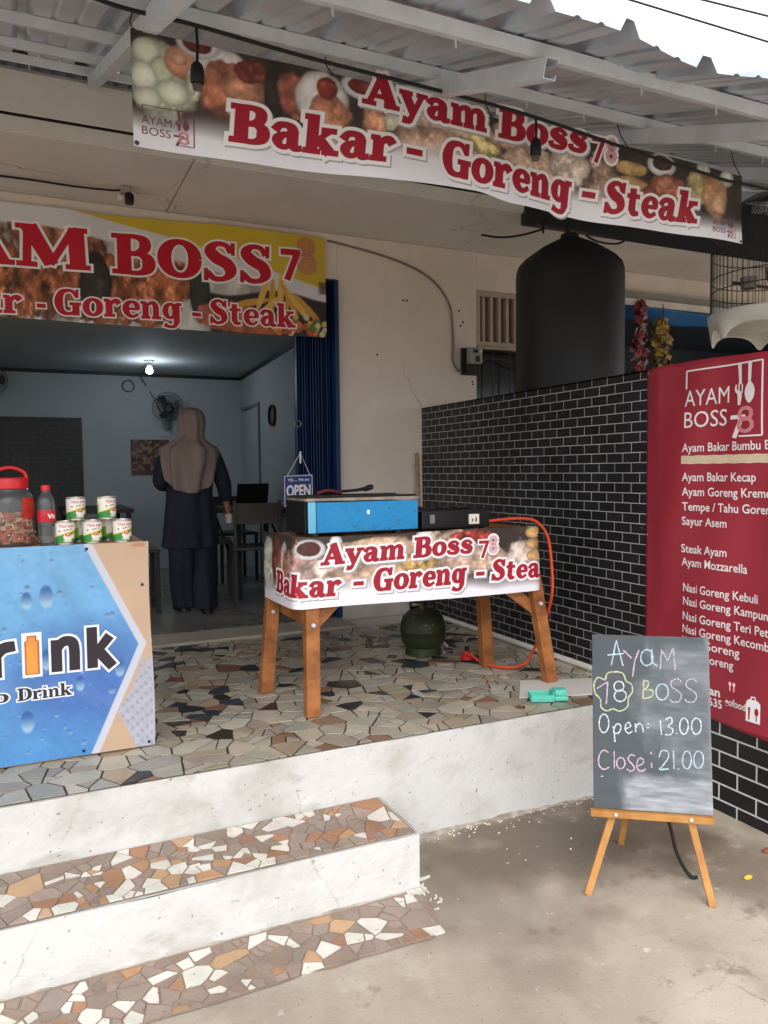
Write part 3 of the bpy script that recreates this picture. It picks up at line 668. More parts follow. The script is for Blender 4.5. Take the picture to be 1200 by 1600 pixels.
for rx in (-1.5, -.57, .36, 1.285, 2.2, 3.15, 4.1, 5.0, 6.0, 7.0):
    mb = MB(); a = (rx, 1.68, zp(1.68) + .012); Ln = (4.13 - 1.68) / math.cos(sl)
    mb.box(-.02, -.0175, 0, Ln, -.064, -.013, Rx, a); mb.box(-.0175, .02, 0, Ln, -.0155, -.013, Rx, a); mb.box(-.0175, .02, 0, Ln, -.064, -.0615, Rx, a)
    mb.box(.0175, .02, 0, Ln, -.026, -.0156, Rx, a); mb.box(.0175, .02, 0, Ln, -.0614, -.051, Rx, a)
    mb.build('rafter', m_steel, can)
# ================================================================== BANNERS
def paint_food(U, T, Lm, dishes, seed, wl, white_lo=.30, base=(52, 44, 40)):
    """U metres, T 0..1 upward; dishes: (u, t, ru, rt, colour, mottling)"""
    col = np.zeros(U.shape + (3,)); col[:] = np.array(base) / 255
    nb = fbm(U * 12, T * 4, seed)[..., None]; col *= .6 + .9 * nb
    for i, (cu, ct, ru, rt_, c, mt) in enumerate(dishes):
        wob = (fbm(U * 14 + i * 7, T * 5 + i, seed + i) - .5) * 1.1
        d = np.sqrt(((U - cu) / ru) ** 2 + ((T - ct) / rt_) ** 2) + wob * mt
        a = np.clip((1.0 - d) / .12, 0, 1)[..., None]
        tex = fbm(U * 45 + i, T * 16, seed + 3 * i + 1)[..., None]; tex2 = fbm(U * 110 + i, T * 40, seed + i + 50)[..., None]
        tex0 = fbm(U * 20 + 2 * i, T * 7, seed + 2 * i + 9)[..., None]; gm = np.array(c, float); gm = gm * .82 + gm.mean() * .16; cc = gm / 255 * (1 + mt * .75 * (tex0 - .5) * 2 + mt * .5 * (tex - .5) * 2 + mt * .25 * (tex2 - .5) * 2)
        cc = np.clip((cc + np.clip(tex - .60, 0, 1) * mt * .9) * (1.08 - .42 * np.clip(d, 0, 1)[..., None] ** 3), 0, 1)
        col = col * (1 - a) + cc * a
    if white_lo:
        wv = white_lo + .07 * np.sin(U / Lm * 7 + seed) + .09 * (fbm(U * 5, T, seed + 77) - .5)
        a = np.clip((wv + .13 - T) / .22, 0, 1)[..., None]
        wc = np.array((226, 225, 234)) / 255 - (fbm(U * 4, T * 3, seed + 5)[..., None] - .5) * .04
        col = col * (1 - a) + wc * a
    return np.clip(col * .97 + .05, 0, 1)
def banner_cloth(mb_name, S, Lm, nu, nv, paint, parent, mat=None, thick=.0008):
    mb = MB(); mb.grid(lambda a, b: S(a * Lm, b, 0), nu, nv)
    o = mb.build(mb_name, mat or m_print, parent, smooth=80)
    A, B = np.meshgrid(np.linspace(0, 1, nu + 1), np.linspace(0, 1, nv + 1))
    c = tolin(paint(A * Lm, B)); c = np.concatenate([c, np.ones(c.shape[:2] + (1,))], -1); set_cols(o, c.reshape(-1, 4))
    return o
def mk_lettering(parent, mbs, names=('lettering_shadow', 'lettering_outline', 'lettering'), mats=None):
    mats = (m_grey_ink, m_white_ink) + (m_red_ink,) * (len(mbs) - 2); names = names[:2] + ('lettering',) * (len(mbs) - 2)
    for m_, nme, mt in zip(mbs, names, mats):
        if m_ is not None and m_.v: m_.build(nme, mt, parent)
def logo_box(mb, mbp, u0, v0, wd, F, h, ky=.76):
    """the shop's square logo: two lines of capitals, fork and spoon hanging from an open frame, 78"""
    s = wd
    pen(mb, [L((.02, .98 - .26, .022 / 1), (.02, .98, .022)), L((.02, .98, .022), (1.0, .98, .022)), L((1.0, .98, .022), (1.0, .0, .022)), L((1.0, .0, .022), (.72, .0, .022))], P_scaled(u0, v0, s, ky), lambda u, v, hh: F(u, v, hh), h)
    sans(mb, 'AYAM', u0, v0 + .47 * s * ky, .33 * s * ky, F, h, width=.57 * s)
    sans(mb, 'BOSS', u0, v0 + .16 * s * ky, .33 * s * ky, F, h, width=.55 * s)
    T = P_scaled(u0, v0, s, ky)
    pen(mb, [L((.70, .98, .05), (.72, .70, .035)), K((.66, .70, .02), (.66, .62, .03), (.71, .57, .06), (.71, .42, .035)), L((.66, .70, .018), (.66, .60, .018)), L((.70, .72, .018), (.70, .60, .018)), L((.745, .70, .018), (.745, .58, .018))], T, F, h)
    pen(mb, [L((.84, .98, .05), (.84, .70, .035)), K((.84, .72, .03), (.845, .66, .10), (.845, .58, .13), (.845, .50, .10), (.845, .44, .03))], T, F, h)
    pen(mb, [L((.60, .26, .055), (.80, .26, .055)), L((.76, .28, .06), (.66, -.02, .06))], T, F, h + .0002)
    for dy, q in ((.30, .075), (.15, .085)):
        pen(mbp, [K(*[(.80 + q * math.cos(a), dy + q * math.sin(a), .05) for a in [2 * math.pi * i / 14 for i in range(15)]])], T, F, h + .0004)
def P_scaled(u0, v0, s, ky=1):
    return lambda x, y: (u0 + x * s, v0 + y * s * ky)

# ---- the long banner under the canopy
BL = 2.827; BX0 = .360; BY = 2.30; BS, BZ = .852, .2176
bb = [(0, 2.552), (.25, 2.556), (.46, 2.555), (.91, 2.572), (1.31, 2.588), (1.50, 2.562), (1.96, 2.552), (2.57, 2.557), (2.827, 2.553)]
tp = [(0, 2.934), (.5, 2.925), (1.0, 2.917), (1.5, 2.90), (2.1, 2.892), (2.827, 2.876)]
def itp(tab, u):
    u = max(tab[0][0], min(tab[-1][0], u))
    for (a, p), (b, q) in zip(tab, tab[1:]):
        if u <= b:
            t = (u - a) / (b - a); t = t * t * (3 - 2 * t); return p + (q - p) * t
    return tab[-1][1]
def SA(u, t, h=0):
    z = itp(bb, u) * (1 - t) + itp(tp, u) * t
    y = BY + .010 * math.sin(u * 4.1 + t * 1.5) + .006 * math.sin(u * 11 + t * 3) * (1 - t) - .012 * (1 - t) * math.sin(u * 1.9)
    return (BS * (BX0 + u), y - h, BS * z + BZ)
def FA(u, z, h):                                      # metric u, absolute z
    a = itp(bb, u); b = itp(tp, u); return SA(u, (z - a) / (b - a), h)
ban = thing('hanging_banner', 'long red and white food banner strung under the metal canopy', 'banner', (1.5, BY, 2.39))
dA = [(.10, .60, .14, .36, (176, 182, 156), .4), (.05, .84, .05, .12, (206, 212, 190), .12), (.10, .70, .045, .13, (190, 198, 168), .12), (.04, .62, .045, .13, (216, 220, 202), .12), (.13, .52, .06, .12, (208, 214, 192), .12), (.05, .44, .05, .10, (200, 206, 182), .12), (.165, .80, .062, .15, (212, 138, 104), .22), (.155, .83, .03, .06, (226, 166, 132), .15), (.205, .64, .028, .17, (226, 230, 214), .1), (.195, .62, .016, .10, (196, 206, 176), .1), (.30, .86, .10, .16, (226, 222, 220), .2), (.34, .60, .13, .30, (186, 108, 78), .55), (.37, .66, .07, .13, (206, 134, 100), .4), (.40, .86, .06, .12, (120, 48, 36), .6), (.22, 1.0, .08, .14, (226, 224, 226), .1), (.22, 1.0, .055, .09, (110, 38, 30), .3),
      (.48, .62, .035, .34, (44, 38, 38), .2), (.55, .70, .06, .22, (164, 84, 64), .5), (.66, .72, .11, .28, (226, 222, 222), .2), (.69, .55, .08, .24, (198, 122, 88), .5), (.68, .84, .04, .12, (150, 54, 40), .5), (.82, .92, .09, .14, (226, 224, 226), .1), (.82, .93, .06, .09, (120, 44, 36), .3), (.88, .58, .08, .22, (200, 130, 96), .6), (.95, .62, .05, .18, (206, 206, 176), .4),
      (1.18, .72, .22, .26, (196, 164, 138), .55), (1.15, .45, .26, .22, (180, 142, 118), .55), (1.36, .62, .09, .2, (204, 178, 112), .7), (1.40, .40, .05, .12, (120, 140, 70), .8), (1.52, .80, .14, .2, (188, 146, 122), .6), (1.62, .52, .18, .24, (204, 170, 144), .6), (1.72, .90, .12, .10, (176, 60, 44), .8), (1.80, .62, .12, .22, (212, 192, 176), .5),
      (1.98, .5, .10, .4, (150, 120, 104), .8), (2.13, .74, .10, .10, (206, 160, 98), .4), (2.13, .54, .11, .10, (196, 146, 84), .4), (2.12, .36, .11, .10, (200, 152, 90), .4), (2.30, .86, .09, .16, (222, 220, 222), .1), (2.30, .88, .06, .10, (74, 50, 44), .3), (2.34, .55, .11, .24, (164, 88, 68), .55), (2.33, .64, .05, .09, (190, 118, 92), .3), (2.24, .40, .06, .16, (152, 74, 58), .5),
      (2.52, .66, .08, .28, (192, 170, 110), .5), (2.64, .62, .09, .34, (204, 146, 100), .35), (2.66, .5, .05, .16, (222, 172, 126), .2), (2.72, .9, .05, .12, (210, 206, 200), .3), (2.56, .95, .05, .08, (200, 196, 190), .3)]
banner_cloth('banner_cloth', SA, BL, 620, 90, lambda U, T: paint_food(U, T, BL, dA, 11, BL, .30), ban)
SH, WH, RDS = MB(), MB(), []
def wA(t, x0, x1, z0, z1, cap, shear=.10): RDS.append(MB()); word((SH, WH, RDS[-1]), t, x0 - BX0, x1 - BX0, z0, z1, cap, FA, .098, shear, track=.03, fat=.022)
wA('Bakar', .672, 1.305, 2.622, 2.636, .128); wA('-', 1.345, 1.43, 2.650, 2.650, .12); wA('Goreng', 1.515, 2.165, 2.632, 2.606, .135)
wA('-', 2.215, 2.30, 2.622, 2.622, .12); wA('Steak', 2.345, 2.89, 2.600, 2.616, .130)
wA('Ayam', 1.172, 1.735, 2.838, 2.832, .118); wA('Boss', 1.785, 2.235, 2.826, 2.832, .118)
mk_lettering(ban, (SH, WH, *RDS))
A7, A8 = MB(), MB()
pen(A7, layout('7')[0], lambda x, y: (2.262 - BX0 + x * .16, 2.800 + y * .15), FA, .0012, .06); A7b = MB()
pen(A7b, layout('7')[0], lambda x, y: (2.262 - BX0 + x * .16, 2.800 + y * .15), FA, .0018)
logo8(A8, 2.372 - BX0, 2.862, .027, FA, .0024); pen(A7, [K(*[(2.372 - BX0 + .026 * math.cos(a), 2.862 + dy + .026 * math.sin(a), .032) for a in [2 * math.pi * i / 14 for i in range(15)]]) for dy in (.024, -.024)], lambda x, y: (x, y), FA, .0014)
A7.build('numeral_outline', m_white_ink, ban); A7b.build('numeral_seven', m_red_ink, ban); A8.build('numeral_eight', M('ring_ink', C(196, 96, 112), .5), ban)
m_logo_dark = M('logo_ink', C(120, 70, 78), .5)
m_pale = M('ring_ink_pale', C(206, 130, 140), .5)
for (lx, lz, lw_) in ((.388 - BX0, 2.580, .172), (2.985 - BX0, 2.572, .15)):
    LG, LP = MB(), MB(); logo_box(LG, LP, lx, lz, lw_, FA, .0012, .68); lg_ = LG.build('logo', m_logo_dark, ban); LP.build('logo_numeral', m_pale, lg_)
m_eyelet_ = M('eyelet_brass', C(90, 84, 80), .4, metal=.6)
for (u, t) in ((.01, .985), (.01, .03), (2.815, .985), (2.815, .03), (1.4, .985), (.7, .985), (2.1, .985)):
    mb = MB(); disc(mb, u, t, .008, .022, SA, .002, 12); mb.build('eyelet', m_eyelet_, ban)
for u in (0.01, .7, 1.4, 2.1, 2.815):
    mb = MB(); a = SA(u, .985, .003); mb.tube([a, (a[0] - .006, (a[1] + 2.36) / 2, (a[2] + zp(2.36)) / 2), (a[0] + .008, 2.362, zp(2.362) + .012)], .002, 5); mb.build('tie_cord', m_wire, ban)

# ---- the wall banner over the doorway
WBL = 3.46; WX0 = -1.56; WBY = 4.99
def SB(u, t, h=0):
    x = WX0 + u; zb = 2.384 + .006 * math.sin(u * 2); zt = 3.030 + (x + .08) * .019 + .006 * math.sin(u * 5.2)
    return (x, WBY + .007 * math.sin(u * 5 + t * 2) + .004 * math.sin(u * 14 + 4 * t) - h, zb * (1 - t) + zt * t)
def FB(u, z, h):
    a = SB(u, 0)[2]; b = SB(u, 1)[2]; return SB(u, (z - a) / (b - a), h)
def paintB(U, T):
    X = U + WX0
    dishes = [(-1.2 - WX0, .5, .4, .6, (150, 84, 48), .8), (-.45 - WX0, .55, .45, .5, (158, 90, 52), .8), (-.1 - WX0, .30, .38, .36, (164, 84, 44), .9), (.05 - WX0, .85, .10, .20, (40, 44, 44), .2), (.25 - WX0, .62, .30, .38, (150, 86, 54), .7), (.35 - WX0, .28, .40, .34, (150, 78, 44), .9), (.42 - WX0, .35, .10, .3, (46, 40, 36), .3), (.88 - WX0, .62, .28, .30, (146, 80, 50), .8), (.75 - WX0, .28, .28, .34, (160, 84, 48), .9), (1.05 - WX0, .35, .07, .3, (50, 56, 52), .2)]
    col = paint_food(U, T, WBL, dishes, 23, WBL, 0, base=(176, 172, 168))
    nz = fbm(U * 30, T * 14, 91)[..., None]
    # white swoosh and yellow corner
    def blend(mask, c): return col * (1 - mask[..., None]) + np.array(c) / 255 * mask[..., None]
    swo = .98 - .55 * np.clip((X - .15) / 1.75, 0, 1.2) ** 1.25
    m = np.clip((T - swo + .16) / .02, 0, 1); col = blend(m, (214, 212, 214))
    m = np.clip((T - swo - .04) / .012, 0, 1); col = blend(m, (206, 178, 58))
    m = np.clip((X - 1.10) / .02, 0, 1) * np.clip((.40 - T + .04 * np.sin(X * 9)) / .02, 0, 1); col = blend(m, (56, 48, 46))
    # meat, fries, vegetables in the right corner
    def blob(cx, ct, rx, rtt, c, ang=0, mt=.3, sd=0):
        nonlocal col
        dx = (X - cx); dt = (T - ct) * .65; ca, sa = math.cos(ang), math.sin(ang); a = dx * ca + dt * sa; b = -dx * sa + dt * ca
        d = np.sqrt((a / rx) ** 2 + (b / rtt) ** 2) + (fbm(X * 20 + sd, T * 12, sd) - .5) * mt; mk = np.clip((1 - d) / .1, 0, 1)
        col = blend(mk, c) if mt < .4 else col * (1 - mk[..., None]) + np.clip(np.array(c) / 255 * (.6 + .8 * nz), 0, 1) * mk[..., None]
    blob(1.22, .16, .20, .09, (176, 104, 84), 0, .5, 3); blob(1.42, .06, .3, .04, (170, 96, 60), 0, .5, 5)
    for k, (cx, ct, a_) in enumerate(((1.38, .30, .2), (1.46, .40, 1.2), (1.52, .36, 1.5), (1.58, .42, 1.55), (1.64, .36, -1.1), (1.70, .30, -.9), (1.76, .28, -.75), (1.48, .24, .8), (1.60, .2, 1.3))): blob(cx, ct, .13, .022, (224, 180, 92) if k % 2 else (206, 156, 70), a_, .15, k)
    r2 = random.Random(5)
    for k in range(46): blob(1.50 + r2.random() * .40, .02 + r2.random() * .26 * (.4 + (k % 5) / 8), .022, .02, r2.choice([(196, 84, 50), (214, 176, 90), (90, 120, 60), (206, 200, 160), (220, 120, 60)]), r2.random() * 3, .2, k + 20)
    m = np.clip((X - 1.84) / .02, 0, 1) * np.clip((T - .42) / .02, 0, 1) * np.clip((.56 - T) / .02, 0, 1); col = blend(m * .7, (60, 54, 50))
    return np.clip(col, 0, 1)
wb = thing('wall_banner', 'yellow cornered banner with red capitals over the doorway', 'banner', (.2, WBY, 2.38))
banner_cloth('banner_cloth', SB, WBL, 560, 110, paintB, wb)
WH, RDS = MB(), []
def wB(t, x0, x1, z0, z1, cap, g): RDS.append(MB()); word((None, WH, RDS[-1]), t, x0 - WX0, x1 - WX0, z0, z1, cap, FB, g, 0, hs=(.0008, .0014, .0022), track=.02, fat=.008)
wB('AYAM', -1.03, .409, 2.672, 2.692, .238, .045); wB('BOSS', .507, 1.512, 2.690, 2.716, .238, .045)
wB('Bakar', -.62, .02, 2.378 + .02, 2.41, .145, .05); wB('-', .085, .15, 2.415, 2.415, .14, .05); wB('Goreng', .19, .935, 2.418, 2.436, .150, .05); wB('-', .985, 1.06, 2.432, 2.432, .14, .05); wB('Steak', 1.108, 1.688, 2.432, 2.442, .150, .05)
wB('7', 1.565, 1.735, 2.752, 2.757, .20, .05)
WH.build('lettering_outline', m_white_ink, wb); m_rw = M('red_ink_wall', C(188, 26, 44), .5, .06)
for q in RDS: q.build('lettering', m_rw, wb)
A8 = MB(); logo8(A8, 1.765 - WX0, 2.925, .066, FB, .003); A8.build('numeral_eight', M('ring_ink_wall', C(206, 110, 118), .5), wb)

# ================================================================== LOW TILED WALL, MENU BANNER
tw = thing('tiled_wall', 'low wall of glossy black brick tiles with white joints beside the terrace', 'wall', (2.72, 3.3, 0))
SX = 2.655
mb = MB(); mb.box(SX + .006, SX + .12, 1.55, WY - .002, -.02, 1.922); mb.build('wall_core', M('grey_render', C(120, 116, 110), .85, .12, 6, .3), tw)
mb = MB(); mb.box(SX, SX + .005, 2.70, WY - .002, .40, 1.930); mb.box(SX, SX + .122, 2.70, WY - .002, 1.9225, 1.930)
mb.build('small_tile_face', tiles('small_black_tile', .115, .0487, .0023, C(17, 18, 21), C(30, 31, 35), C(176, 177, 178), .36, ('Y', 'Z'), (.03, .011)), tw)
for mname in ('small_black_tile',): weather(bpy.data.materials[mname], .5, .0, C(20, 20, 22), 45, .70, C(96, 96, 96), C(62, 62, 64), 2.4, .57, .38)
mb = MB(); mb.box(SX - .003, SX + .0045, 1.552, 2.698, 0, 1.915)
mb.build('large_tile_face', tiles('large_black_tile', .185, .0705, .0042, C(14, 15, 17), C(21, 22, 25), C(205, 205, 204), .35, ('Y', 'Z'), (.05, .02)), tw)
# red menu banner
MY0 = 2.756; ML = .885; MZ0, MZ1 = .386, 1.925
def SM(u, z, h=0):
    x = SX - .022 + .007 * math.sin(u * 9 + z * 2.2) + .004 * math.sin(u * 21 - z * 5 + 1) + .006 * math.sin(z * 2.1 + u * 3) + .003 * math.sin(z * 9 - u * 6)
    edge = min(1, u * 12); return (x * edge + (SX - .010) * (1 - edge) - h, MY0 - u, z)
mn = thing('menu_banner', 'deep red menu banner with white dishes list pinned on the black tiled wall', 'banner', (SX - .02, 2.3, MZ0))
mb = MB(); mb.grid(lambda a, b: SM(a * ML, MZ0 + (MZ1 - MZ0) * b + (.008 * math.sin(a * 5) if b in (0, 1) else 0)), 60, 90)
mb.build('banner_cloth', M('crimson_vinyl', C(150, 44, 58), .42, .05, 3, .08, 8), mn, smooth=80, solid=.0008)
MW, MP = MB(), MB(); HM = .0022
m_mw = M('menu_white', C(232, 222, 224), .5, .03); MWS = [MW]
def ms(t, z, size, wd, u=.243): MWS.append(MB()); sans(MWS[-1], t, u, z, size, SM, HM, wd, bold=.012)
logo_box(MW, MP, .247, 1.597, .392, SM, HM, .765)
MS = .052
ms('Ayam Bakar Bumbu B', 1.541, MS, .435, .240)
ms('Ayam Bakar Kecap', 1.428 - .014, MS, .365); ms('Ayam Goreng Kremes', 1.364 - .014, MS, .45); ms('Tempe / Tahu Goreng', 1.299 - .014, MS, .455); ms('Sayur Asem', 1.239 - .018, MS, .232, .24)
ms('Steak Ayam', 1.113 - .014, MS, .242, .232); ms('Ayam Mozzarella', 1.054 - .014, MS, .338, .232)
ms('Nasi Goreng Kebuli', .940 - .014, MS, .386, .240); ms('Nasi Goreng Kampung', .880 - .014, MS, .46, .240); ms('Nasi Goreng Teri Pete', .814 - .014, MS, .46, .240); ms('Nasi Goreng Kecombrang', .757 - .014, MS, .53, .240)
ms('Kulit Goreng', .690, MS, .30, .240); ms('Goreng', .632, MS, .15, .36)
MWS += [MB(), MB()]; sans(MWS[-2], 'Pesanan', .245, .500, .052, SM, HM, .20, bold=.03); sans(MWS[-2], '635', .385, .452, .050, SM, HM, .07, bold=.02)
sans(MWS[-1], 'gofood', .470, .478, .042, SM, HM, .106, bold=.02)
for i, q in enumerate(MWS): q.build('logo' if i == 0 else 'lettering', m_mw, mn)
MP.build('logo_numeral', M('menu_pink', C(206, 130, 138), .5, .03), mn)
mb = MB(); mb.grid(lambda a, b: SM(.236 + .46 * a, 1.488 + .036 * b + .001 * math.sin(a * 40), .0012), 40, 3); mb.build('cover_tape', M('masking_tape', C(206, 188, 160), .7, .08, 12), mn)
mb = MB()
disc(mb, .505, .560, .024, .026, SM, .0020)
mb.build('badge', M('badge_red', C(196, 34, 52), .5), mn)
for du in (-.010, .010):
    mb = MB(); disc(mb, .505 + du, .570, .0065, .009, SM, .0028, 12); poly(mb, [(.503 + du, .540), (.507 + du, .540), (.507 + du, .566), (.503 + du, .566)], SM, .0028); mb.build('badge_symbol', m_white_ink, mn)
mb = MB(); F_ = [(.578, .440), (.642, .440), (.642, .520), (.630, .532), (.590, .532), (.578, .520)]
poly(mb, F_, SM, .0024); poly(mb, [(.597, .532), (.600, .546), (.620, .546), (.623, .532), (.617, .532), (.616, .541), (.604, .541), (.603, .532)], SM, .0025)
mb.build('badge_box', m_white_ink, mn)
mb = MB(); poly(mb, [(.590, .448), (.596, .448), (.598, .500), (.588, .500)], SM, .0032); disc(mb, .626, .486, .009, .016, SM, .0032, 14); poly(mb, [(.624, .448), (.628, .448), (.628, .48), (.624, .48)], SM, .0033)
mb.build('badge_cutlery', M('badge_red_dark', C(150, 30, 46), .5), mn)
m_eyelet_ = M('eyelet_steel', C(190, 180, 176), .35, metal=.6)
for u, z in ((.018, 1.912), (.014, 1.16), (.016, .41), (.86, 1.91), (.86, .41)):
    mb = MB(); disc(mb, u, z, .005, .006, SM, .003, 12); mb.build('eyelet', m_eyelet_, mn)
# white conduit along the wall foot, on the terrace
mb = MB(); mb.tube([(SX - .022, 2.72, .437), (SX - .022, 4.2, .438), (SX - .022, 5.0, .438)], .017, 10); mb.box(SX - .045, SX - .004, 3.02, 3.06, .421, .462)
tag(mb.build('drain_pipe', M('pvc_white', C(214, 210, 202), .4, .08, 8), loc=(SX - .02, 3.8, .42), smooth=40), 'white plastic pipe lying along the foot of the black tiled wall', 'pipe')
# ================================================================== CHALKBOARD ON ITS EASEL
BA = rad(-35.8); dx, dy = math.cos(BA), math.sin(BA)
P0 = Vector((1.762, 2.075, .288)); DU = Vector((dx, dy, 0)); NB = Vector((dy, -dx, 0))          # NB faces the street
lean = rad(10); DV = (Vector((0, 0, 1)) * math.cos(lean) - NB * math.sin(lean)); NF = DU.cross(DV)
if NF.dot(NB) < 0: NF = -NF
BW, BH = .392, .600
def SC(u, v, h=0): return tuple(P0 + DU * u + DV * v + NF * h)
ez = thing('chalkboard_easel', 'slate chalkboard with chalk opening hours on a small wooden easel', 'sign', (1.92, 1.97, 0))
mb = MB(); mb.prism([(0, .004), (BW, .004), (BW, BH), (0, BH)], SC, -.012); mb.build('board_back', M('board_edge', C(52, 54, 58), .7), ez, bev=.002)
def paintC(U, V):
    n1 = fbm(U * 9, V * 26, 4); n2 = fbm(U * 14 + V * 9, V * 80, 8); n3 = fbm(U * 16, V * 7, 12)
    base = np.array((74, 79, 84)) / 255 * np.ones(U.shape + (3,))
    x = U / BW; y = V / BH
    m = np.clip((x - .42 - .22 * np.sin(y * 9) * .5 + (n3 - .5) * .7) / .25, 0, 1) * (.35 + .65 * np.clip((n1 - .3) / .4, 0, 1))
    m = m * np.clip((.99 - y) / .08, .25, 1); low = np.clip((x - .22 + (n3 - .5) * .25) / .12, 0, 1) * np.clip((.23 - y + (n1 - .5) * .12) / .05, 0, 1)
    m = np.maximum(m * .55, low * (.6 + .4 * n2)); m = m * (.75 + .5 * n2)
    m = np.maximum(m, np.clip((x - .94) / .05, 0, 1) * .55 * (.6 + n1 * .6))
    c = base * (1 - m[..., None]) + np.array((152, 155, 161)) / 255 * m[..., None]
    return c * (.95 + .1 * n2[..., None])
mbq = MB(); mbq.grid(lambda a, b: SC(a * BW, .004 + (BH - .004) * b, .001), 140, 200); o = mbq.build('slate_face', M('slate', (1, 1, 1, 1), .85, .05, 20, attr=True), ez)
A, B = np.meshgrid(np.linspace(0, 1, 141), np.linspace(0, 1, 201)); c = tolin(paintC(A * BW, B * BH)); set_cols(o, np.concatenate([c, np.ones(c.shape[:2] + (1,))], -1).reshape(-1, 4))
def bq(x, y):
    """chalk writing was measured on an enlargement of the board: corners (140,98) (745,118) (155,1000) (788,1040)"""
    t = (y - 98 - 20 * (x - 140) / 605) / (902 + 20 * (x - 150) / 630); xl = 140 + 15 * t; xr = 745 + 43 * t
    return (x - xl) / (xr - xl) * BW, (1 - t) * BH
CH = {}
def chalk(col, *pts, k=True, w=7.2):
    ym = sum(p[1] for p in pts) / len(pts); row = 0 if ym < 290 and col != 'yellow' else 1 if ym < 505 else 2 if ym < 665 else 3
    pts = [(p[0], -p[1], w) for p in pts]
    pen(CH.setdefault((col, row), MB()), [('K' if k and len(pts) > 2 else 'L', pts)], lambda x, y: bq(x, -y), SC, .0022 + rng.uniform(0, .0004), 0, .00001, .25)
def loop(cx, cy, rx, ry, a0=-90, a1=285, n=12): return [(cx + rx * math.cos(rad(a0 + (a1 - a0) * i / n)), cy + ry * math.sin(rad(a0 + (a1 - a0) * i / n))) for i in range(n + 1)]
chalk('blue', (243, 262), (268, 130), (305, 265), k=False); chalk('blue', (222, 208), (308, 200), k=False)
chalk('pink', (305, 182), (350, 225), k=False); chalk('pink', (388, 182), (366, 240), (356, 322), k=False)
chalk('blue', *loop(430, 222, 32, 42, -60, 300)); chalk('blue', (455, 178), (457, 240), (484, 268))
chalk('mauve', (502, 285), (505, 178), (538, 240), (565, 170), (578, 288), k=False)
fl = [(212, 340), (222, 305), (262, 296), (305, 305), (322, 345), (350, 362), (356, 400), (336, 432), (330, 480), (290, 502), (256, 490), (220, 500), (190, 480), (186, 440), (158, 408), (152, 360), (172, 326), (212, 340)]
chalk('yellow', *fl, w=8)
chalk('pink', (165, 385), (225, 348), (218, 465), k=False); chalk('white', *loop(284, 372, 26, 26)); chalk('white', *loop(292, 422, 32, 30))
chalk('yellow', (415, 340), (412, 438), k=False); chalk('yellow', (412, 342), (440, 350), (432, 380), (416, 390), (462, 395), (458, 425), (414, 438))
chalk('blue', *loop(512, 402, 32, 42)); 
for ox in (0, 78): chalk('mauve', (612 + ox, 350), (590 + ox, 334), (562 + ox, 345), (560 + ox, 375), (590 + ox, 395), (612 + ox, 420), (600 + ox, 452), (568 + ox, 455), (552 + ox, 440))
W = 'white'
chalk(W, *loop(206, 565, 26, 48)); chalk(W, (255, 580), (262, 620), (266, 662), k=False); chalk(W, (257, 600), (275, 568), (296, 580), (288, 612), (262, 618))
chalk(W, (322, 595), (348, 580), (338, 560), (322, 575), (322, 602), (340, 616), (360, 605)); chalk(W, (376, 612), (374, 566), k=False); chalk(W, (374, 590), (392, 566), (410, 578), (416, 612))
chalk(W, (440, 566), (440, 571), w=11, k=False); chalk(W, (441, 586), (441, 591), w=11, k=False)
chalk(W, (504, 548), (512, 625), k=False); chalk(W, (530, 548), (558, 534), (566, 560), (544, 580), (570, 596), (562, 622), (530, 624)); chalk(W, (592, 616), (592, 621), w=12, k=False)
chalk(W, *loop(628, 580, 22, 42)); chalk(W, *loop(692, 580, 25, 42))
chalk('pink', (232, 715), (205, 704), (182, 730), (180, 775), (205, 802), (238, 790)); chalk('pink', (262, 706), (264, 798), k=False); chalk('pink', *loop(298, 770, 22, 28))
chalk('pink', (374, 732), (350, 728), (336, 750), (356, 772), (372, 795), (352, 812), (330, 800)); chalk('pink', (388, 785), (418, 770), (410, 745), (390, 752), (384, 790), (404, 812), (432, 800))
chalk('pink', (458, 712), (458, 726), w=9, k=False); chalk('pink', (462, 768), (462, 794), w=8, k=False)
chalk('blue', (500, 740), (515, 706), (546, 712), (548, 742), (520, 785), (505, 802), (552, 800)); chalk('blue', (575, 706), (580, 800), k=False); chalk('blue', (602, 798), (602, 804), w=12, k=False)
chalk('blue', *loop(646, 754, 23, 45)); chalk('blue', *loop(706, 752, 25, 44)); chalk('blue', (196, 834), (196, 840), w=13, k=False)
for k_, c_ in (('white', (206, 211, 214)), ('pink', (200, 172, 188)), ('blue', (176, 198, 210)), ('yellow', (190, 194, 146)), ('mauve', (180, 170, 190))):
    m_ck = M('chalk_' + k_, C(*c_), .95, 0, 330, col2=C(104, 110, 116), lo=.38, hi=.56)
    for (cc_, rw_), q in CH.items():
        if cc_ == k_: q.build('chalk_writing', m_ck, ez)
m_ew = M('easel_wood', C(184, 134, 74), .55, .0, 9, .15, 40, col2=C(156, 106, 54))
mb = MB(); a = P0 + DU * -.012 + Vector((0, 0, -.012)) + NF * .006; b = P0 + DU * (BW + .002) + Vector((0, 0, -.012)) + NF * .006; mb.beam(a, b, .026, .022); mb.build('ledge', m_ew, ez, bev=.002)
lt = lambda u, v: P0 + DU * u + DV * v - NF * .020
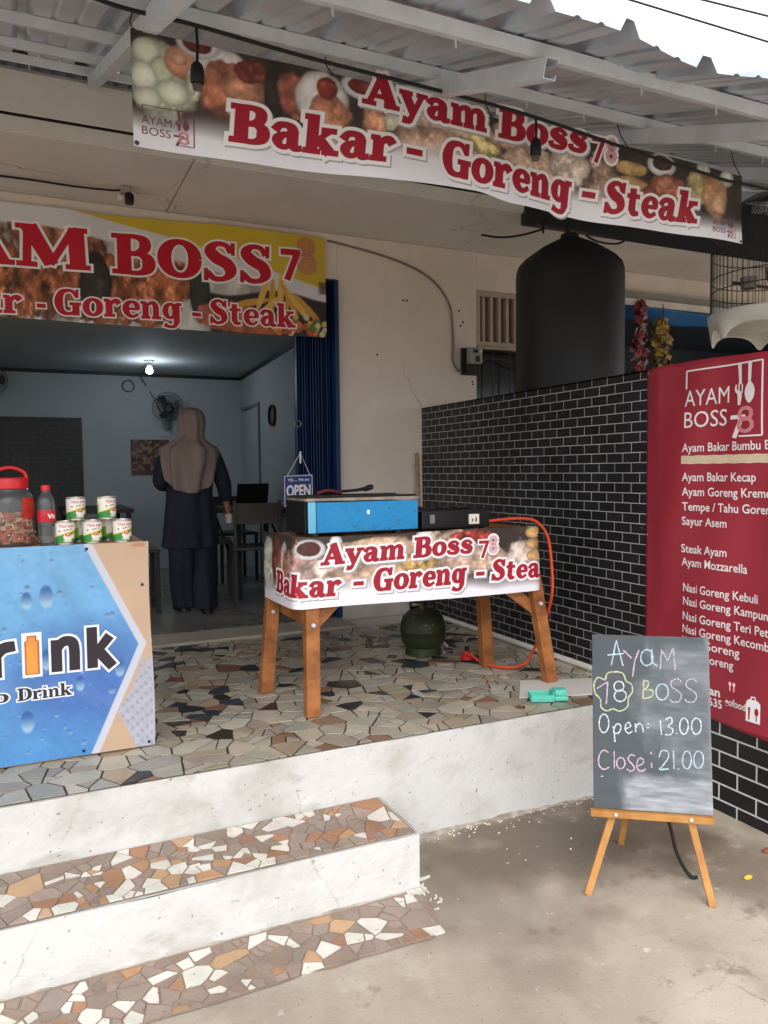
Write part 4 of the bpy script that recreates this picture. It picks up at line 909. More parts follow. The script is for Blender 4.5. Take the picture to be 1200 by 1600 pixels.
for (u, foot) in ((.072, (1.717, 2.053, 0)), (.318, (2.045, 1.812, 0))):
    f = Vector(foot); d = (Vector(SC(u, -.02, -.004)) - f).normalized(); mb = MB(); mb.beam(f, Vector(SC(u, .0, -.022)), .024, .018, NF); leg = mb.build('leg', m_ew, ez, bev=.002)
    mb = MB(); q = Vector(SC(u, -.012, .006)) + NF * .016; mb.lathe([(.0, .002), (.005, .0015), (.006, 0), (.0045, -.004)], q, 10, True, R=NF.to_track_quat('Z', 'Y').to_matrix()); mb.build('bolt_head', m_steel, leg)
mb = MB(); mb.beam((2.075, 2.285, 0), Vector(SC(.2, .45, -.024)), .022, .018, NF); mb.build('leg', m_ew, ez, bev=.002)
mb = MB(); mb.tube(smooth_path([(2.055, 2.07, .36), (2.062, 2.055, .26), (2.075, 2.03, .17), (2.085, 2.012, .09), (2.105, 1.99, .03), (2.118, 1.968, .008), (2.135, 1.962, .008)]), .0065, 8)
tag(mb.build('power_cable', m_wire, loc=(2.1, 2.0, 0), smooth=60), 'short black cable hanging down behind the chalkboard easel', 'cable')
# small litter on the concrete
mb = MB(); mb.lathe([(.004, 0), (.012, .001), (.014, .006), (.006, .012), (.0, .013)], (2.30, 1.885, 0), 9, sx=1.5, sy=.7); tag(mb.build('fallen_petal', M('yellow_petal', C(214, 178, 60), .7, .1, 40), loc=(2.30, 1.885, 0), smooth=50), 'small yellow scrap lying on the concrete near the large tiles', 'litter')
mb = MB(); mb.lathe([(.004, 0), (.014, .001), (.016, .008), (.010, .016), (.0, .018)], (2.525, 1.985, 0), 10, sx=1.3, sy=.8); tag(mb.build('clay_pebble', M('red_clay', C(140, 74, 56), .8, .15, 40), loc=(2.52, 1.995, 0), smooth=50), 'reddish clay pebble beside the black tiled wall', 'pebble')

# ================================================================== GRILL TABLE WITH ITS WRAP
TX0, TX1, TY0, TY1, TZ = 1.02, 2.262, 3.07, 3.50, 1.186
tb = thing('wooden_table', 'varnished wooden table with splayed legs standing on the terrace', 'table', (1.64, 3.28, .42))
mb = MB()
for k in range(4): mb.box(TX0, TX1, TY0 + k * .1085, TY0 + k * .1085 + .1045, TZ - .022, TZ)
mb.build('tabletop', m_wood, tb, bev=.003)
tops = ((1.095, 3.10), (1.055, 3.455), (2.205, 3.10), (2.16, 3.455)); feet = ((1.086, 3.085), (1.012, 3.535), (2.318, 3.055), (2.215, 3.47))
for (tx, ty), (fx, fy) in zip(tops, feet):
    mb = MB(); mb.beam((fx, fy, .4225), (tx, ty, TZ - .024), .062, .05, (0, 1, 0)); lg = mb.build('leg', m_wood, tb, bev=.004)
    mb = MB(); q = Vector((fx, fy, .42)).lerp(Vector((tx, ty, TZ)), .52)
    mb.lathe([(0, .006), (.008, .005), (.010, 0), (.010, -.01)], (q.x, q.y - .030, q.z), 10, R=Matrix.Rotation(rad(90), 3, 'X')); mb.build('bolt', m_steel, lg)
mb = MB(); mb.box(1.062, 1.084, 3.13, 3.44, .815, .915); mb.build('side_rail', m_wood, tb, bev=.003)
mb = MB(); mb.box(2.175, 2.195, 3.13, 3.43, .845, .915); mb.build('side_rail', m_wood, tb, bev=.003)
for (a, b) in (((1.095, 3.125, .795), (1.27, 3.125, .955)), ((2.285, 3.095, .76), (2.06, 3.12, .93)), ((2.18, 3.45, .80), (2.0, 3.44, 1.02))):
    mb = MB(); mb.beam(a, b, .055, .022, (0, 1, 0)); mb.build('brace', m_wood, tb, bev=.003)
# printed wrap tied round the table: runs along the left end, the front and the right end
path = []
xa, xb, ya, yb, rc = TX0 - .012, TX1 + .006, TY0 - .016, TY1, .05
path.append((xa, yb))
path += [(xa + rc - rc * math.cos(t), ya + rc - rc * math.sin(t)) for t in [rad(90) * k / 6 for k in range(7)]]
path += [(xb - rc + rc * math.sin(t), ya + rc - rc * math.cos(t)) for t in [rad(90) * k / 6 for k in range(7)]]
path.append((xb, yb))
cum = [0]
for p, q in zip(path, path[1:]): cum.append(cum[-1] + math.hypot(q[0] - p[0], q[1] - p[1]))
TLn = cum[-1]; UF = cum[1]                             # UF: where the left corner begins
def along(u):
    u = max(0, min(TLn, u))
    for i in range(len(cum) - 1):
        if u <= cum[i + 1] + 1e-9:
            t = (u - cum[i]) / (cum[i + 1] - cum[i]); p, q = path[i], path[i + 1]; d = (q[0] - p[0], q[1] - p[1]); n = math.hypot(*d)
            return p[0] + d[0] * t, p[1] + d[1] * t, d[1] / n, -d[0] / n
def ST(u, z, h=0):
    x, y, nx, ny = along(u); t = (z - .89) / .31
    wv = .004 * math.sin(u * 9 + z * 6) + .006 * (1 - t) * math.sin(u * 4.3 + 1); return (x + nx * (h + wv), y + ny * (h + wv), z)
def zb(u): return .886 + .006 * math.sin(u * 3.2) + .010 * max(0, u - 1.2)
def zt(u): return 1.196 + .004 * math.sin(u * 6)
wr = thing('table_banner', 'red lettered food banner wrapped around the wooden table', 'banner', (1.64, TY0, .886))
dT = [(.06, .55, .10, .4, (190, 186, 172), .5), (.20, .6, .07, .4, (120, 56, 44), .8), (.30, .62, .05, .3, (206, 200, 196), .3), (.33, .5, .05, .3, (150, 84, 60), .7), (.42, .55, .08, .32, (150, 110, 100), .7), (.50, .82, .08, .16, (222, 220, 222), .1), (.50, .83, .055, .11, (84, 36, 34), .3), (.56, .50, .10, .2, (196, 168, 150), .7), (.63, .92, .03, .1, (222, 222, 226), .1),
      (.86, .76, .22, .24, (200, 164, 130), .55), (.84, .40, .26, .24, (182, 142, 118), .55), (1.06, .55, .10, .2, (180, 140, 70), .8), (1.10, .95, .05, .08, (222, 220, 220), .1), (1.24, .80, .14, .2, (190, 160, 140), .8), (1.38, .92, .12, .09, (180, 50, 40), .9), (1.36, .55, .2, .26, (194, 156, 134), .6),
      (1.66, .55, .1, .3, (190, 170, 160), .6), (1.745, .92, .055, .10, (206, 158, 92), .4), (1.745, .74, .06, .09, (200, 150, 86), .4), (1.75, .56, .06, .09, (206, 156, 90), .4), (1.75, .38, .06, .09, (196, 148, 84), .4), (1.86, .86, .07, .18, (222, 220, 222), .1), (1.86, .87, .05, .12, (76, 52, 46), .3), (1.89, .48, .09, .24, (156, 66, 50), .8), (1.98, .9, .03, .1, (222, 222, 226), .1)]
dT = [(u * .92 + .03, t, a, b, c_, d) for (u, t, a, b, c_, d) in dT]
banner_cloth('banner_cloth', lambda u, t, h: ST(u, zb(u) * (1 - t) + zt(u) * t, h), TLn, 460, 70, lambda U, T: paint_food(U, T, TLn, dT, 31, TLn, .24), wr)
SH, WH, RDS = MB(), MB(), []; xu = lambda x: x - (xa + rc) + cum[7]
def wT(t, u0, u1, v0, v1, cap): RDS.append(MB()); word((SH, WH, RDS[-1]), t, u0, u1, v0, v1, cap, ST, .095, .10, track=.03, fat=.020)
wT('Ayam', xu(1.12), xu(1.52), 1.075, 1.082, .088); wT('Boss', xu(1.56), xu(1.87), 1.082, 1.088, .088)
wT('Bakar', UF - .19, xu(1.215), .945, .940, .092); wT('-', xu(1.265), xu(1.325), .955, .955, .09); wT('Goreng', xu(1.365), xu(1.84), .945, .950, .098); wT('-', xu(1.885), xu(1.94), .957, .957, .09); wT('Steak', xu(1.975), xu(2.33), .952, .952, .094)
mk_lettering(wr, (SH, WH, *RDS))
A7, A7b, A8 = MB(), MB(), MB()
pen(A7, layout('7')[0], lambda x, y: (xu(1.905) + x * .12, 1.060 + y * .115), ST, .0012, .06); pen(A7b, layout('7')[0], lambda x, y: (xu(1.905) + x * .12, 1.060 + y * .115), ST, .0018)
logo8(A8, xu(1.985), 1.122, .022, ST, .0024); pen(A7, [K(*[(xu(1.985) + .020 * math.cos(a), 1.122 + dy + .020 * math.sin(a), .026) for a in [2 * math.pi * i / 14 for i in range(15)]]) for dy in (.019, -.019)], lambda x, y: (x, y), ST, .0014)
A7.build('numeral_outline', m_white_ink, wr); A7b.build('numeral_seven', m_red_ink, wr); A8.build('numeral_eight', M('ring_ink_table', C(206, 120, 132), .5), wr)
# ---- blue charcoal grill
m_gblue = M('bright_blue_paint', C(30, 136, 196), .38, .0, 5, .08, 14, col2=C(22, 108, 166), lo=.30, hi=.45)
gr = thing('charcoal_grill', 'bright blue steel grill box with black ends on the wooden table', 'grill', (1.36, 3.25, TZ))
gx0, gx1, gy0, gy1, gz0, gz1 = 1.088, 1.632, 3.125, 3.40, TZ + .02, 1.352
mb = MB(); mb.box(gx0 + .012, gx1 - .012, gy0 + .006, gy1, gz0, gz1 - .02); mb.build('body', M('soot_steel', C(30, 30, 34), .6, .3, 14), gr, bev=.002)
mb = MB(); mb.box(gx0 + .046, gx1 - .006, gy0, gy0 + .005, gz0, gz1 - .014); mb.build('front_panel', m_gblue, gr, bev=.001)
mb = MB(); mb.box(gx0 + .008, gx0 + .042, gy0 - .001, gy0 + .005, gz0, gz1 - .012); mb.build('corner_panel', M('pale_blue_paint', C(110, 186, 220), .4, .08, 6), gr)
mb = MB(); mb.box(gx0 - .002, gx0 + .010, gy0 + .02, gy1, gz0, gz1 + .004); mb.build('end_panel', m_black, gr)
mb = MB()
mb.box(gx0, gx1, gy0 - .004, gy0 + .012, gz1 - .008, gz1 + .004); mb.box(gx0, gx1, gy1 - .012, gy1 + .004, gz1 - .008, gz1 + .004); mb.box(gx0 - .004, gx0 + .008, gy0 + .012, gy1 - .012, gz1 - .008, gz1 + .003); mb.box(gx1 - .008, gx1 + .004, gy0 + .012, gy1 - .012, gz1 - .008, gz1 + .003)
mb.build('rim', M('worn_rim', C(150, 140, 130), .5, .3, 16, metal=.5), gr)
mb = MB()
for k in range(30): mb.tube([(gx0 + .015 + k * .0178, gy0, gz1 + .007), (gx0 + .015 + k * .0178, gy1, gz1 + .007)], .0025, 6)
for y in (gy0 + .03, gy1 - .03): mb.tube([(gx0, y, gz1 + .011), (gx1, y, gz1 + .011)], .003, 6)
mb.build('grate', M('sooty_wire', C(70, 66, 64), .5, .3, 20, metal=.6), gr)
for (x, y) in ((gx0 + .05, gy0 + .04), (gx1 - .09, gy0 + .04), (gx0 + .05, gy1 - .04), (gx1 - .09, gy1 - .04)):
    mb = MB(); mb.lathe([(.018, .0005), (.024, .006), (.022, .019)], (x, y, TZ), 14); mb.build('foot', m_black, gr)
mb = MB(); mb.lathe([(.0, .004), (.008, .003), (.010, 0)], (1.378, gy0 - .001, 1.290), 14, sx=.8, sy=1.2, R=Matrix.Rotation(rad(90), 3, 'X')); mb.build('sticker', m_white_ink, gr)
tg = thing('grill_tongs', 'dark tongs lying across the grate of the blue grill', 'tongs', (1.36, 3.3, 1.367))
for s in (-1, 1):
    mb = MB(); mb.tube(smooth_path([(1.22, 3.30 + s * .004, 1.372), (1.30, 3.30 + s * .016, 1.378), (1.40, 3.31 + s * .014, 1.384), (1.455, 3.315 + s * .006, 1.392)]), [.006] * 18 + [.007] * 7, 8); mb.build('arm', m_black, tg, smooth=60)
mb = MB(); mb.tube([(1.44, 3.315, 1.385), (1.47, 3.317, 1.396), (1.485, 3.318, 1.398)], [.010, .014, .012], 10); mb.build('grip', m_black, tg, smooth=60)
mb = MB(); mb.tube(smooth_path([(1.19, 3.27, 1.373), (1.24, 3.26, 1.385), (1.31, 3.275, 1.375)]), .008, 8); tag(mb.build('grill_brush', M('red_brush', C(96, 34, 36), .6), loc=(1.24, 3.27, 1.366), smooth=60), 'small dark red brush lying on the blue grill near its left end', 'brush')
# ---- black stove box
sv = thing('gas_stove', 'low black metal stove box with a white socket plate beside the blue grill', 'stove', (1.86, 3.26, TZ))
mb = MB(); mb.box(1.66, 2.03, 3.15, 3.42, TZ + .012, 1.282); mb.build('body', M('black_enamel', C(22, 24, 28), .3, .25, 8), sv, bev=.005)
for k in range(3):
    mb = MB(); mb.tube([(1.74 + .1 * k + .038 * math.cos(a * .5236), 3.28 + .038 * math.sin(a * .5236), 1.291) for a in range(13)], .006, 6); mb.build('burner_ring', m_dark, sv)
mb = MB(); mb.box(1.910, 1.966, 3.141, 3.149, 1.214, 1.262); pl = mb.build('socket_plate', M('socket_white', C(220, 214, 204), .4), sv, bev=.002)
mb = MB(); mb.box(1.924, 1.930, 3.1385, 3.1415, 1.228, 1.240); mb.box(1.944, 1.950, 3.1385, 3.1415, 1.226, 1.246); mb.build('switch_mark', m_dark_ink, pl)
mb = MB(); mb.box(1.70, 1.725, 3.144, 3.149, 1.225, 1.265); mb.build('dial_plate', M('dial_grey', C(120, 122, 126), .5), sv)
for (x, y) in ((1.69, 3.18), (2.0, 3.18), (1.69, 3.39), (2.0, 3.39)):
    mb = MB(); mb.lathe([(.012, .0005), (.015, .012)], (x, y, TZ), 10); mb.build('foot', m_black, sv)
# ---- gas hose, regulator and cylinder
hz = thing('gas_hose', 'orange red rubber gas hose looping down from the black stove to the floor', 'hose', (2.3, 3.2, .43))
hp = smooth_path([(2.035, 3.17, 1.222), (2.08, 3.15, 1.228), (2.19, 3.135, 1.232), (2.28, 3.12, 1.215), (2.335, 3.10, 1.14), (2.352, 3.09, 1.0), (2.352, 3.085, .86), (2.365, 3.16, .70), (2.375, 3.27, .53), (2.35, 3.31, .455), (2.28, 3.33, .436), (2.22, 3.42, .432), (2.20, 3.52, .438), (2.19, 3.60, .46)], 7)
mb = MB(); mb.tube(hp, .0078, 10); mb.build('tube', M('orange_rubber', C(204, 72, 38), .45, .08, 20), hz, smooth=60)
mb = MB(); mb.tube([hp[0], (2.028, 3.172, 1.222)], .012, 10); mb.build('clamp', m_steel, hz)
rg = thing('gas_regulator', 'red gas regulator lying on the terrace at the hose end', 'regulator', (2.18, 3.62, .423))
mb = MB(); mb.lathe([(.018, 0), (.036, .004), (.038, .022), (.022, .034), (.02, .05)], (2.185, 3.625, .424), 18); mb.build('body', M('red_cast', C(176, 36, 40), .45, .1, 20), rg, smooth=40)
mb = MB(); mb.lathe([(.012, 0), (.014, .018), (.01, .022)], (2.185, 3.625, .4745), 14); mb.build('knob', m_black, rg)
m_gas = M('olive_green_paint', C(44, 50, 27), .5, .25, 6, .08, 25)
gc = thing('gas_cylinder', 'small olive green gas cylinder under the wooden table', 'gas cylinder', (2.03, 3.86, .422))
GX, GY = 2.045, 3.88
mb = MB(); mb.lathe([(.06, .03), (.095, .038), (.118, .065), (.128, .10), (.130, .132), (.1325, .135), (.1325, .143), (.130, .146), (.128, .175), (.115, .215), (.085, .245), (.04, .26), (.0, .262)], (GX, GY, .422), 36); mb.build('tank_body', m_gas, gc, smooth=40)
mb = MB(); mb.lathe([(.102, .002), (.104, .002), (.100, .048), (.096, .048)], (GX, GY, .422), 30); mb.build('foot_ring', m_gas, gc, smooth=40)
mb = MB()
for k in range(3):
    a0, a1 = rad(-75 + 120 * k), rad(15 + 120 * k); q = [a0 + (a1 - a0) * i / 8 for i in range(9)]
    for (z0, z1) in ((.225, .262), (.300, .335)):
        mb.grid(lambda s, t: (GX + .078 * math.cos(a0 + (a1 - a0) * s), GY + .078 * math.sin(a0 + (a1 - a0) * s), .422 + z0 + (z1 - z0) * t), 8, 1)
    for e in (a0, a1 - rad(16)): mb.grid(lambda s, t: (GX + .078 * math.cos(e + rad(16) * s), GY + .078 * math.sin(e + rad(16) * s), .422 + .262 + .038 * t), 2, 1)
mb.build('collar', m_gas, gc, smooth=40, solid=.004)
mb = MB(); mb.lathe([(.018, .26), (.018, .28), (.012, .284), (.012, .305), (.016, .307), (.016, .32), (0, .322)], (GX, GY, .422), 14); mb.build('valve', M('brass', C(176, 140, 70), .35, metal=.8), gc)
# two thin poles and a broom leaning in the corner by the wall
mb = MB(); mb.tube([(2.245, 3.95, .425), (2.02, 4.90, .95)], .010, 8); tag(mb.build('white_pole', M('pale_pole', C(196, 194, 190), .5), loc=(2.25, 3.95, .425), smooth=60), 'thin pale pole leaning under the table, its foot near the white pipe', 'pole')
mb = MB(); mb.tube([(2.16, 3.84, .425), (2.30, 4.55, .70), (2.33, 4.72, .78)], .008, 8); tag(mb.build('mop_stick', M('grey_pole', C(150, 150, 150), .5), loc=(2.16, 3.84, .425), smooth=60), 'thin grey stick leaning behind the green gas cylinder', 'stick')
br = thing('broom', 'wooden handled broom standing upright in the corner by the cream wall', 'broom', (2.585, 4.93, .42))
mb = MB(); mb.tube([(2.575, 4.90, .52), (2.592, 4.985, 1.60)], .0135, 10); mb.build('handle', M('broom_wood', C(156, 122, 92), .6, .15, 12), br, smooth=60)
mb = MB(); mb.lathe([(.07, 0), (.06, .06), (.03, .11), (.014, .13)], (2.573, 4.893, .422), 14, sx=.9, sy=.5); mb.build('bristle_head', M('bristle', C(120, 84, 50), .9, .2, 40, .4, 90), br, smooth=50)
# board under the table leg and the turquoise scoop on it
mb = MB(); mb.prism([(2.03, 2.905), (2.42, 2.775), (2.60, 2.99), (2.20, 3.14)], lambda u, v, h: (u, v, .4205 + h), .0045)
tag(mb.build('white_board', M('white_board', C(206, 204, 198), .55, .06, 5), loc=(2.3, 2.95, .4205)), 'flat white board lying under the table leg nearest the turquoise dish', 'board')
sc_ = thing('plastic_scoop', 'small turquoise plastic dish lying at the terrace edge by the white board', 'dish', (2.14, 2.84, .424))
m_teal = M('turquoise_plastic', C(96, 196, 176), .5, .06, 10)
mb = MB(); Rz = Matrix.Rotation(rad(-24), 3, 'Z'); o = (2.125, 2.815, .424)
mb.box(-.085, .02, -.04, .045, .001, .008, Rz, o); mb.box(-.085, .02, -.040, -.034, .008, .032, Rz, o); mb.box(-.085, .02, .039, .045, .008, .032, Rz, o); mb.box(-.085, -.079, -.034, .039, .008, .030, Rz, o); mb.box(.014, .02, -.034, .039, .008, .045, Rz, o)
mb.build('tray', m_teal, sc_, bev=.003)
mb = MB(); mb.box(.021, .085, -.03, .04, .001, .022, Rz, o); mb.box(.024, .080, -.024, .034, .0225, .05, Rz, o); mb.build('block_end', m_teal, sc_, bev=.006)
# OPEN sign on the gate
os_ = thing('open_sign', 'small blue OPEN sign hung on a cord in front of the folded gate', 'sign', (1.68, 4.97, 1.25))
def SO(u, v, h=0): return (1.572 + u, 4.975 - h, 1.235 + v + u * .03)
mb = MB(); mb.prism([(0, 0), (.212, 0), (.212, .216), (0, .216)], SO, -.006); mb.build('panel', M('sign_blue', C(36, 62, 128), .4, .05), os_)
mb = MB(); pen(mb, [L((.008, .008, .004), (.204, .008, .004)), L((.204, .008, .004), (.204, .208, .004)), L((.204, .208, .004), (.008, .208, .004)), L((.008, .208, .004), (.008, .008, .004))], lambda x, y: (x, y), SO, .0012)
sans(mb, 'YES...... We are', .03, .172, .026, SO, .0012, .152, bold=.02); sans(mb, 'OPEN', .020, .072, .105, SO, .0012, .172, bold=.035)
mb.build('lettering', m_white_ink, os_)
mb = MB(); mb.tube([(1.60, 4.973, 1.448), (1.698, 4.985, 1.60), (1.76, 4.973, 1.452)], .0025, 5); mb.tube([(1.698, 4.985, 1.53), (1.700, 4.987, 1.61)], .007, 6); mb.build('cord', m_white_ink, os_)

weather(m_gblue, 3, .004, C(20, 60, 90), 70, .68, C(40, 44, 50), C(26, 58, 84), 5, .58, .6)
weather(m_wood, 4, .004, C(70, 42, 24), 80, .68, C(74, 46, 28), C(104, 66, 38), 7, .54, .55)
weather(m_gas, 4, .003, C(40, 40, 30), 50, .66, C(120, 110, 84), C(96, 88, 60), 6, .60, .5)
# ================================================================== DRINK COUNTER
CX0, CX1, CY, CZ0, CZ1 = -.82, .405, 3.02, .428, 1.214
ct = thing('drink_counter', 'drink counter with a blue water drop poster and beige chevron end', 'counter', (-.2, 3.2, .422))
mb = MB(); mb.box(CX0, CX1 - .006, CY + .008, 3.50, .423, CZ1 - .02); mb.build('cabinet', M('plain_plywood', C(176, 142, 106), .7, .1, 5, .15), ct, bev=.003)
mb = MB(); mb.box(CX0 - .01, CX1, CY + .004, 3.51, CZ1 - .0195, CZ1 - .001); mb.build('countertop', M('worn_plywood', C(168, 124, 94), .6, .14, 7, .15), ct, bev=.003)
CW, CHt = CX1 - CX0 + .012, CZ1 - CZ0
def SK(u, v, h=0):
    e = max(0, u - CW + .12) / .12
    return (CX0 + u + .010 * e * (1 - v) * math.sin(v * 5 + .4), CY - h - .003 * math.sin(u * 6 + v * 4) + .004 * e * math.sin(v * 9), CZ0 + v * CHt)
r3 = random.Random(11)
drops = [(r3.uniform(-.8, .30), r3.uniform(.46, 1.2), r3.choice([.004, .005, .006, .008, .010, .012])) for _ in range(170)] + [(-.01, 1.02, .020), (.10, 1.04, .012), (.055, 1.03, .026), (.05, .80, .024), (.16, .70, .018), (-.02, .58, .026), (.30, .74, .02), (.27, .66, .016), (.2, .89, .015)]
def paintK(U, V):
    X = CX0 + U; Z = CZ0 + V * CHt
    f = fbm(X * 4, Z * 7, 2, 5)[..., None]; f2 = fbm(X * 14 + Z * 9, Z * 3, 5)[..., None]; f3 = fbm(X * 60, Z * 60, 15, 3)[..., None]
    t = np.clip((Z - .42) / .8, 0, 1)[..., None]
    col = np.array((84, 144, 204)) / 255 * (1 - t) + np.array((124, 182, 226)) / 255 * t
    dk = np.clip(1 - np.sqrt(((X - .17) / .34) ** 2 + ((Z - .72) / .26) ** 2), 0, 1)[..., None] * 1.3
    col = col * (1 - np.clip(dk, 0, .8)) + np.array((74, 112, 186)) / 255 * np.clip(dk, 0, .8)
    col = col * (.84 + .22 * f + .12 * f2 + .10 * f3)
    st = np.clip(1 - np.abs(Z - (.70 - .35 * (X - .0) + .03 * np.sin(X * 12))) / .05, 0, 1)[..., None] * .35 * f2; col = col + st * (np.array((150, 170, 220)) / 255 - col)
    for (dx, dz, r) in drops:
        d = np.sqrt(((X - dx) / r) ** 2 + ((Z - dz) / (r * (1.0 + .8 * (r > .017)))) ** 2); a = np.clip((1 - d) / .25, 0, 1)
        up_ = np.clip((Z - dz) / r, -1, 1); s = np.where(d < 1, .5 - .5 * up_ * .9, 0)[..., None]
        dc = np.array((44, 92, 160)) / 255 * (1 - s) + np.array((196, 226, 246)) / 255 * s; col = col * (1 - a[..., None] * .8) + dc * a[..., None] * .8
    edge = np.where(Z > .827, .37 - (Z - .827) * (.37 - .19) / (1.208 - .827), .37 - (.827 - Z) * (.37 - .19) / (.827 - .425))
    beige = np.array((218, 184, 156)) / 255 * (.97 + .06 * f)
    grey = np.array((196, 196, 212)) / 255 * (.95 + .1 * f3)
    hexd = (np.sin(X * 190) * np.sin(Z * 150 + X * 60) > .45)[..., None]; grey = np.where(hexd, grey * .90, grey)
    low = np.clip((.60 + (X - .30) * 1.6 - Z) / .01, 0, 1) * np.clip((Z - (.66 - (X - .25) * 2.3)) / .01, 0, 1)
    out = beige * (1 - low[..., None]) + grey * low[..., None]
    up2 = np.clip((.79 - Z) / .04, 0, 1) * np.clip((Z - .5) / .02, 0, 1) * np.clip((X - .33 + (Z - .6) * -.1) / .02, 0, 1); up2 = up2[..., None] * .6; out = out * (1 - up2) + grey * up2
    m = np.clip((X - edge) / .004, 0, 1)[..., None]; col = col * (1 - m) + out * m
    b = np.clip((X - edge + .002) / .003, 0, 1) * np.clip((edge + .030 - X) / .003, 0, 1); b = b[..., None]; col = col * (1 - b) + np.array((222, 224, 238)) / 255 * b
    return np.clip(col * .84, 0, 1)
banner_cloth('printed_front', lambda u, v, h: SK(u, v, h), CW, 420, 270, paintK, ct)
def FK(u, z, h): return SK(u, (z - CZ0) / CHt, h)
KW, KB, KO, KR = MB(), MB(), MB(), MB()
def kx(x): return x - CX0
n_ = lambda mb, g, h: pen(mb, [L((.061, .752, .044), (.061 + .0, .872, .044))], lambda x, y: (kx(x + .020), y), FK, h, g)
def kstrokes(): return [
    [L((.083, .752, .037), (.083, .870, .037)), K((.085, .835, .03), (.105, .860, .036), (.132, .860, .037), (.143, .835, .037), (.143, .752, .037))],
    [L((.205, .752, .037), (.205, .905, .037)), L((.212, .800, .030), (.268, .868, .036)), L((.226, .815, .040), (.276, .750, .037))],
    [L((-.115, .752, .037), (-.115, .870, .037)), K((-.112, .83, .03), (-.09, .856, .04), (-.052, .862, .037))],
    [K(*[(-.215 + .042 * math.cos(a), .806 + .048 * math.sin(a), .040) for a in [2 * math.pi * i / 14 for i in range(15)]]), L((-.172, .752, .037), (-.172, .905, .037))]]
m_pb = M('poster_black', C(44, 38, 44), .45)
for st in kstrokes(): KB = MB(); pen(KW, st, lambda x, y: (kx(x), y), FK, .0012, .008); pen(KB, st, lambda x, y: (kx(x), y), FK, .0018); KB.build('lettering', m_pb, ct)
pen(KW, [L((.002, .752, .046), (.002, .895, .046))], lambda x, y: (kx(x), y), FK, .0012, .010); pen(KR, [L((.002, .752, .048), (.002, .875, .048)), L((.002, .87, .032), (.002, .893, .032))], lambda x, y: (kx(x), y), FK, .0018); pen(KO, [L((.002, .755, .038), (.002, .872, .038)), L((.002, .87, .024), (.002, .889, .024))], lambda x, y: (kx(x), y), FK, .0024)
for (t, a, b) in (('to', -.165, -.078), ('Drink', -.053, .135)): KB = MB(); word((None, KW, KB), t, kx(a), kx(b), .660, .662, .046, FK, .07, 0, hs=(0, .0012, .0018)); KB.build('lettering', m_pb, ct)
KW.build('lettering_outline', M('poster_white', C(222, 224, 236), .45), ct); KR.build('bottle_outline', M('poster_red', C(186, 70, 40), .45), ct); KO.build('bottle_letter', M('poster_orange', C(212, 142, 62), .45), ct)
for (x, z) in ((.196, 1.196), (.165, .445), (.395, .444), (.392, 1.05)):
    mb = MB(); disc(mb, kx(x), z, .006, .006, FK, .003, 10); mb.build('screw', m_dark, ct)
# ---- goods on the counter
cr = .0335; chh = .086
m_lab = M('can_label', (1, 1, 1, 1), .4, .05, 8, attr=True); m_tin = M('tin', C(196, 192, 180), .3, .1, 12, metal=.8)
def make_can(name, loc, label, face):
    t = thing(name, label, 'can', loc, 'cans stacked on the drink counter', face)
    mb = MB(); mb.lathe([(cr - .003, .0), (cr, .001), (cr, .005), (cr - .0015, .006), (cr - .0015, chh - .006), (cr, chh - .005), (cr, chh - .001), (cr - .003, chh), (cr - .004, chh - .003), (0, chh - .003)], (0, 0, 0), 36)
    mb.build('tin_body', m_tin, t, local=True, smooth=40)
    mb = MB(); R_ = cr + .0006; N, Hn = 96, 40
    mb.grid(lambda a, b: (R_ * math.cos(a * 2 * math.pi), R_ * math.sin(a * 2 * math.pi), .007 + (chh - .014) * b), N, Hn)
    o = mb.build('paper_label', m_lab, t, local=True, smooth=80)
    A, B = np.meshgrid(np.linspace(0, 1, N + 1), np.linspace(0, 1, Hn + 1)); w_ = ((A * 2) % 1 - .5)          # the print repeats twice round the can, centred at the front
    col = np.zeros(A.shape + (3,)); col[:] = np.array((224, 220, 214)) / 255
    def put(m, c): col[m] = np.array(c) / 255
    dl = .50 + w_ * .42; put(B < dl, (56, 130, 62)); put((np.abs(B - dl) < .03), (236, 206, 90)); put((B < dl - .02) & (w_ > .22), (120, 170, 60)); put((B < .16) & (w_ > .05), (24, 96, 52))
    put(((w_ - .06) / .15) ** 2 + ((B - .30) / .22) ** 2 < 1, (222, 214, 204)); put(((w_ - .25) / .07) ** 2 + ((B - .32) / .12) ** 2 < 1, (222, 214, 204)); put(((w_ - .06) / .115) ** 2 + ((B - .42) / .10) ** 2 < 1, (196, 96, 50)); put(((w_ - .05) / .05) ** 2 + ((B - .44) / .05) ** 2 < 1, (226, 176, 120))
    put(((w_ - .06) / .17) ** 2 + ((B - .085) / .045) ** 2 < 1, (206, 196, 180))
    for (q, bb_) in ((-.22, .60), (-.05, .64), (.05, .66), (.16, .69)): put(((w_ - q) / .035) ** 2 + ((B - bb_) / .035) ** 2 < 1, (40, 36, 36))
    c_ = tolin(col); set_cols(o, np.concatenate([c_, np.ones(A.shape + (1,))], -1).reshape(-1, 4))
    mb = MB()
    for c0 in (.25, .75):
        F = lambda u, v, h, c0=c0: ((R_ + h) * math.cos((c0 * 2 * math.pi) + u / R_), (R_ + h) * math.sin((c0 * 2 * math.pi) + u / R_), v)
        sans(mb, 'TIGA SAPI', -.026, .0635, .0125, F, .0006, .054, bold=.02)
    mb.build('lettering', M('can_lettering', C(196, 40, 78), .45), t, local=True)
    return t
can1 = make_can('milk_can', (.127, 2.985 + .075, CZ1), 'leftmost white and green milk can of the bottom row on the drink counter', rad(4))
TOPZ = CZ1 + chh
def rot(d): return rad(d)
dup(can1, 'middle white and green milk can of the bottom row on the drink counter', (.222, 3.062, CZ1), rot(6))
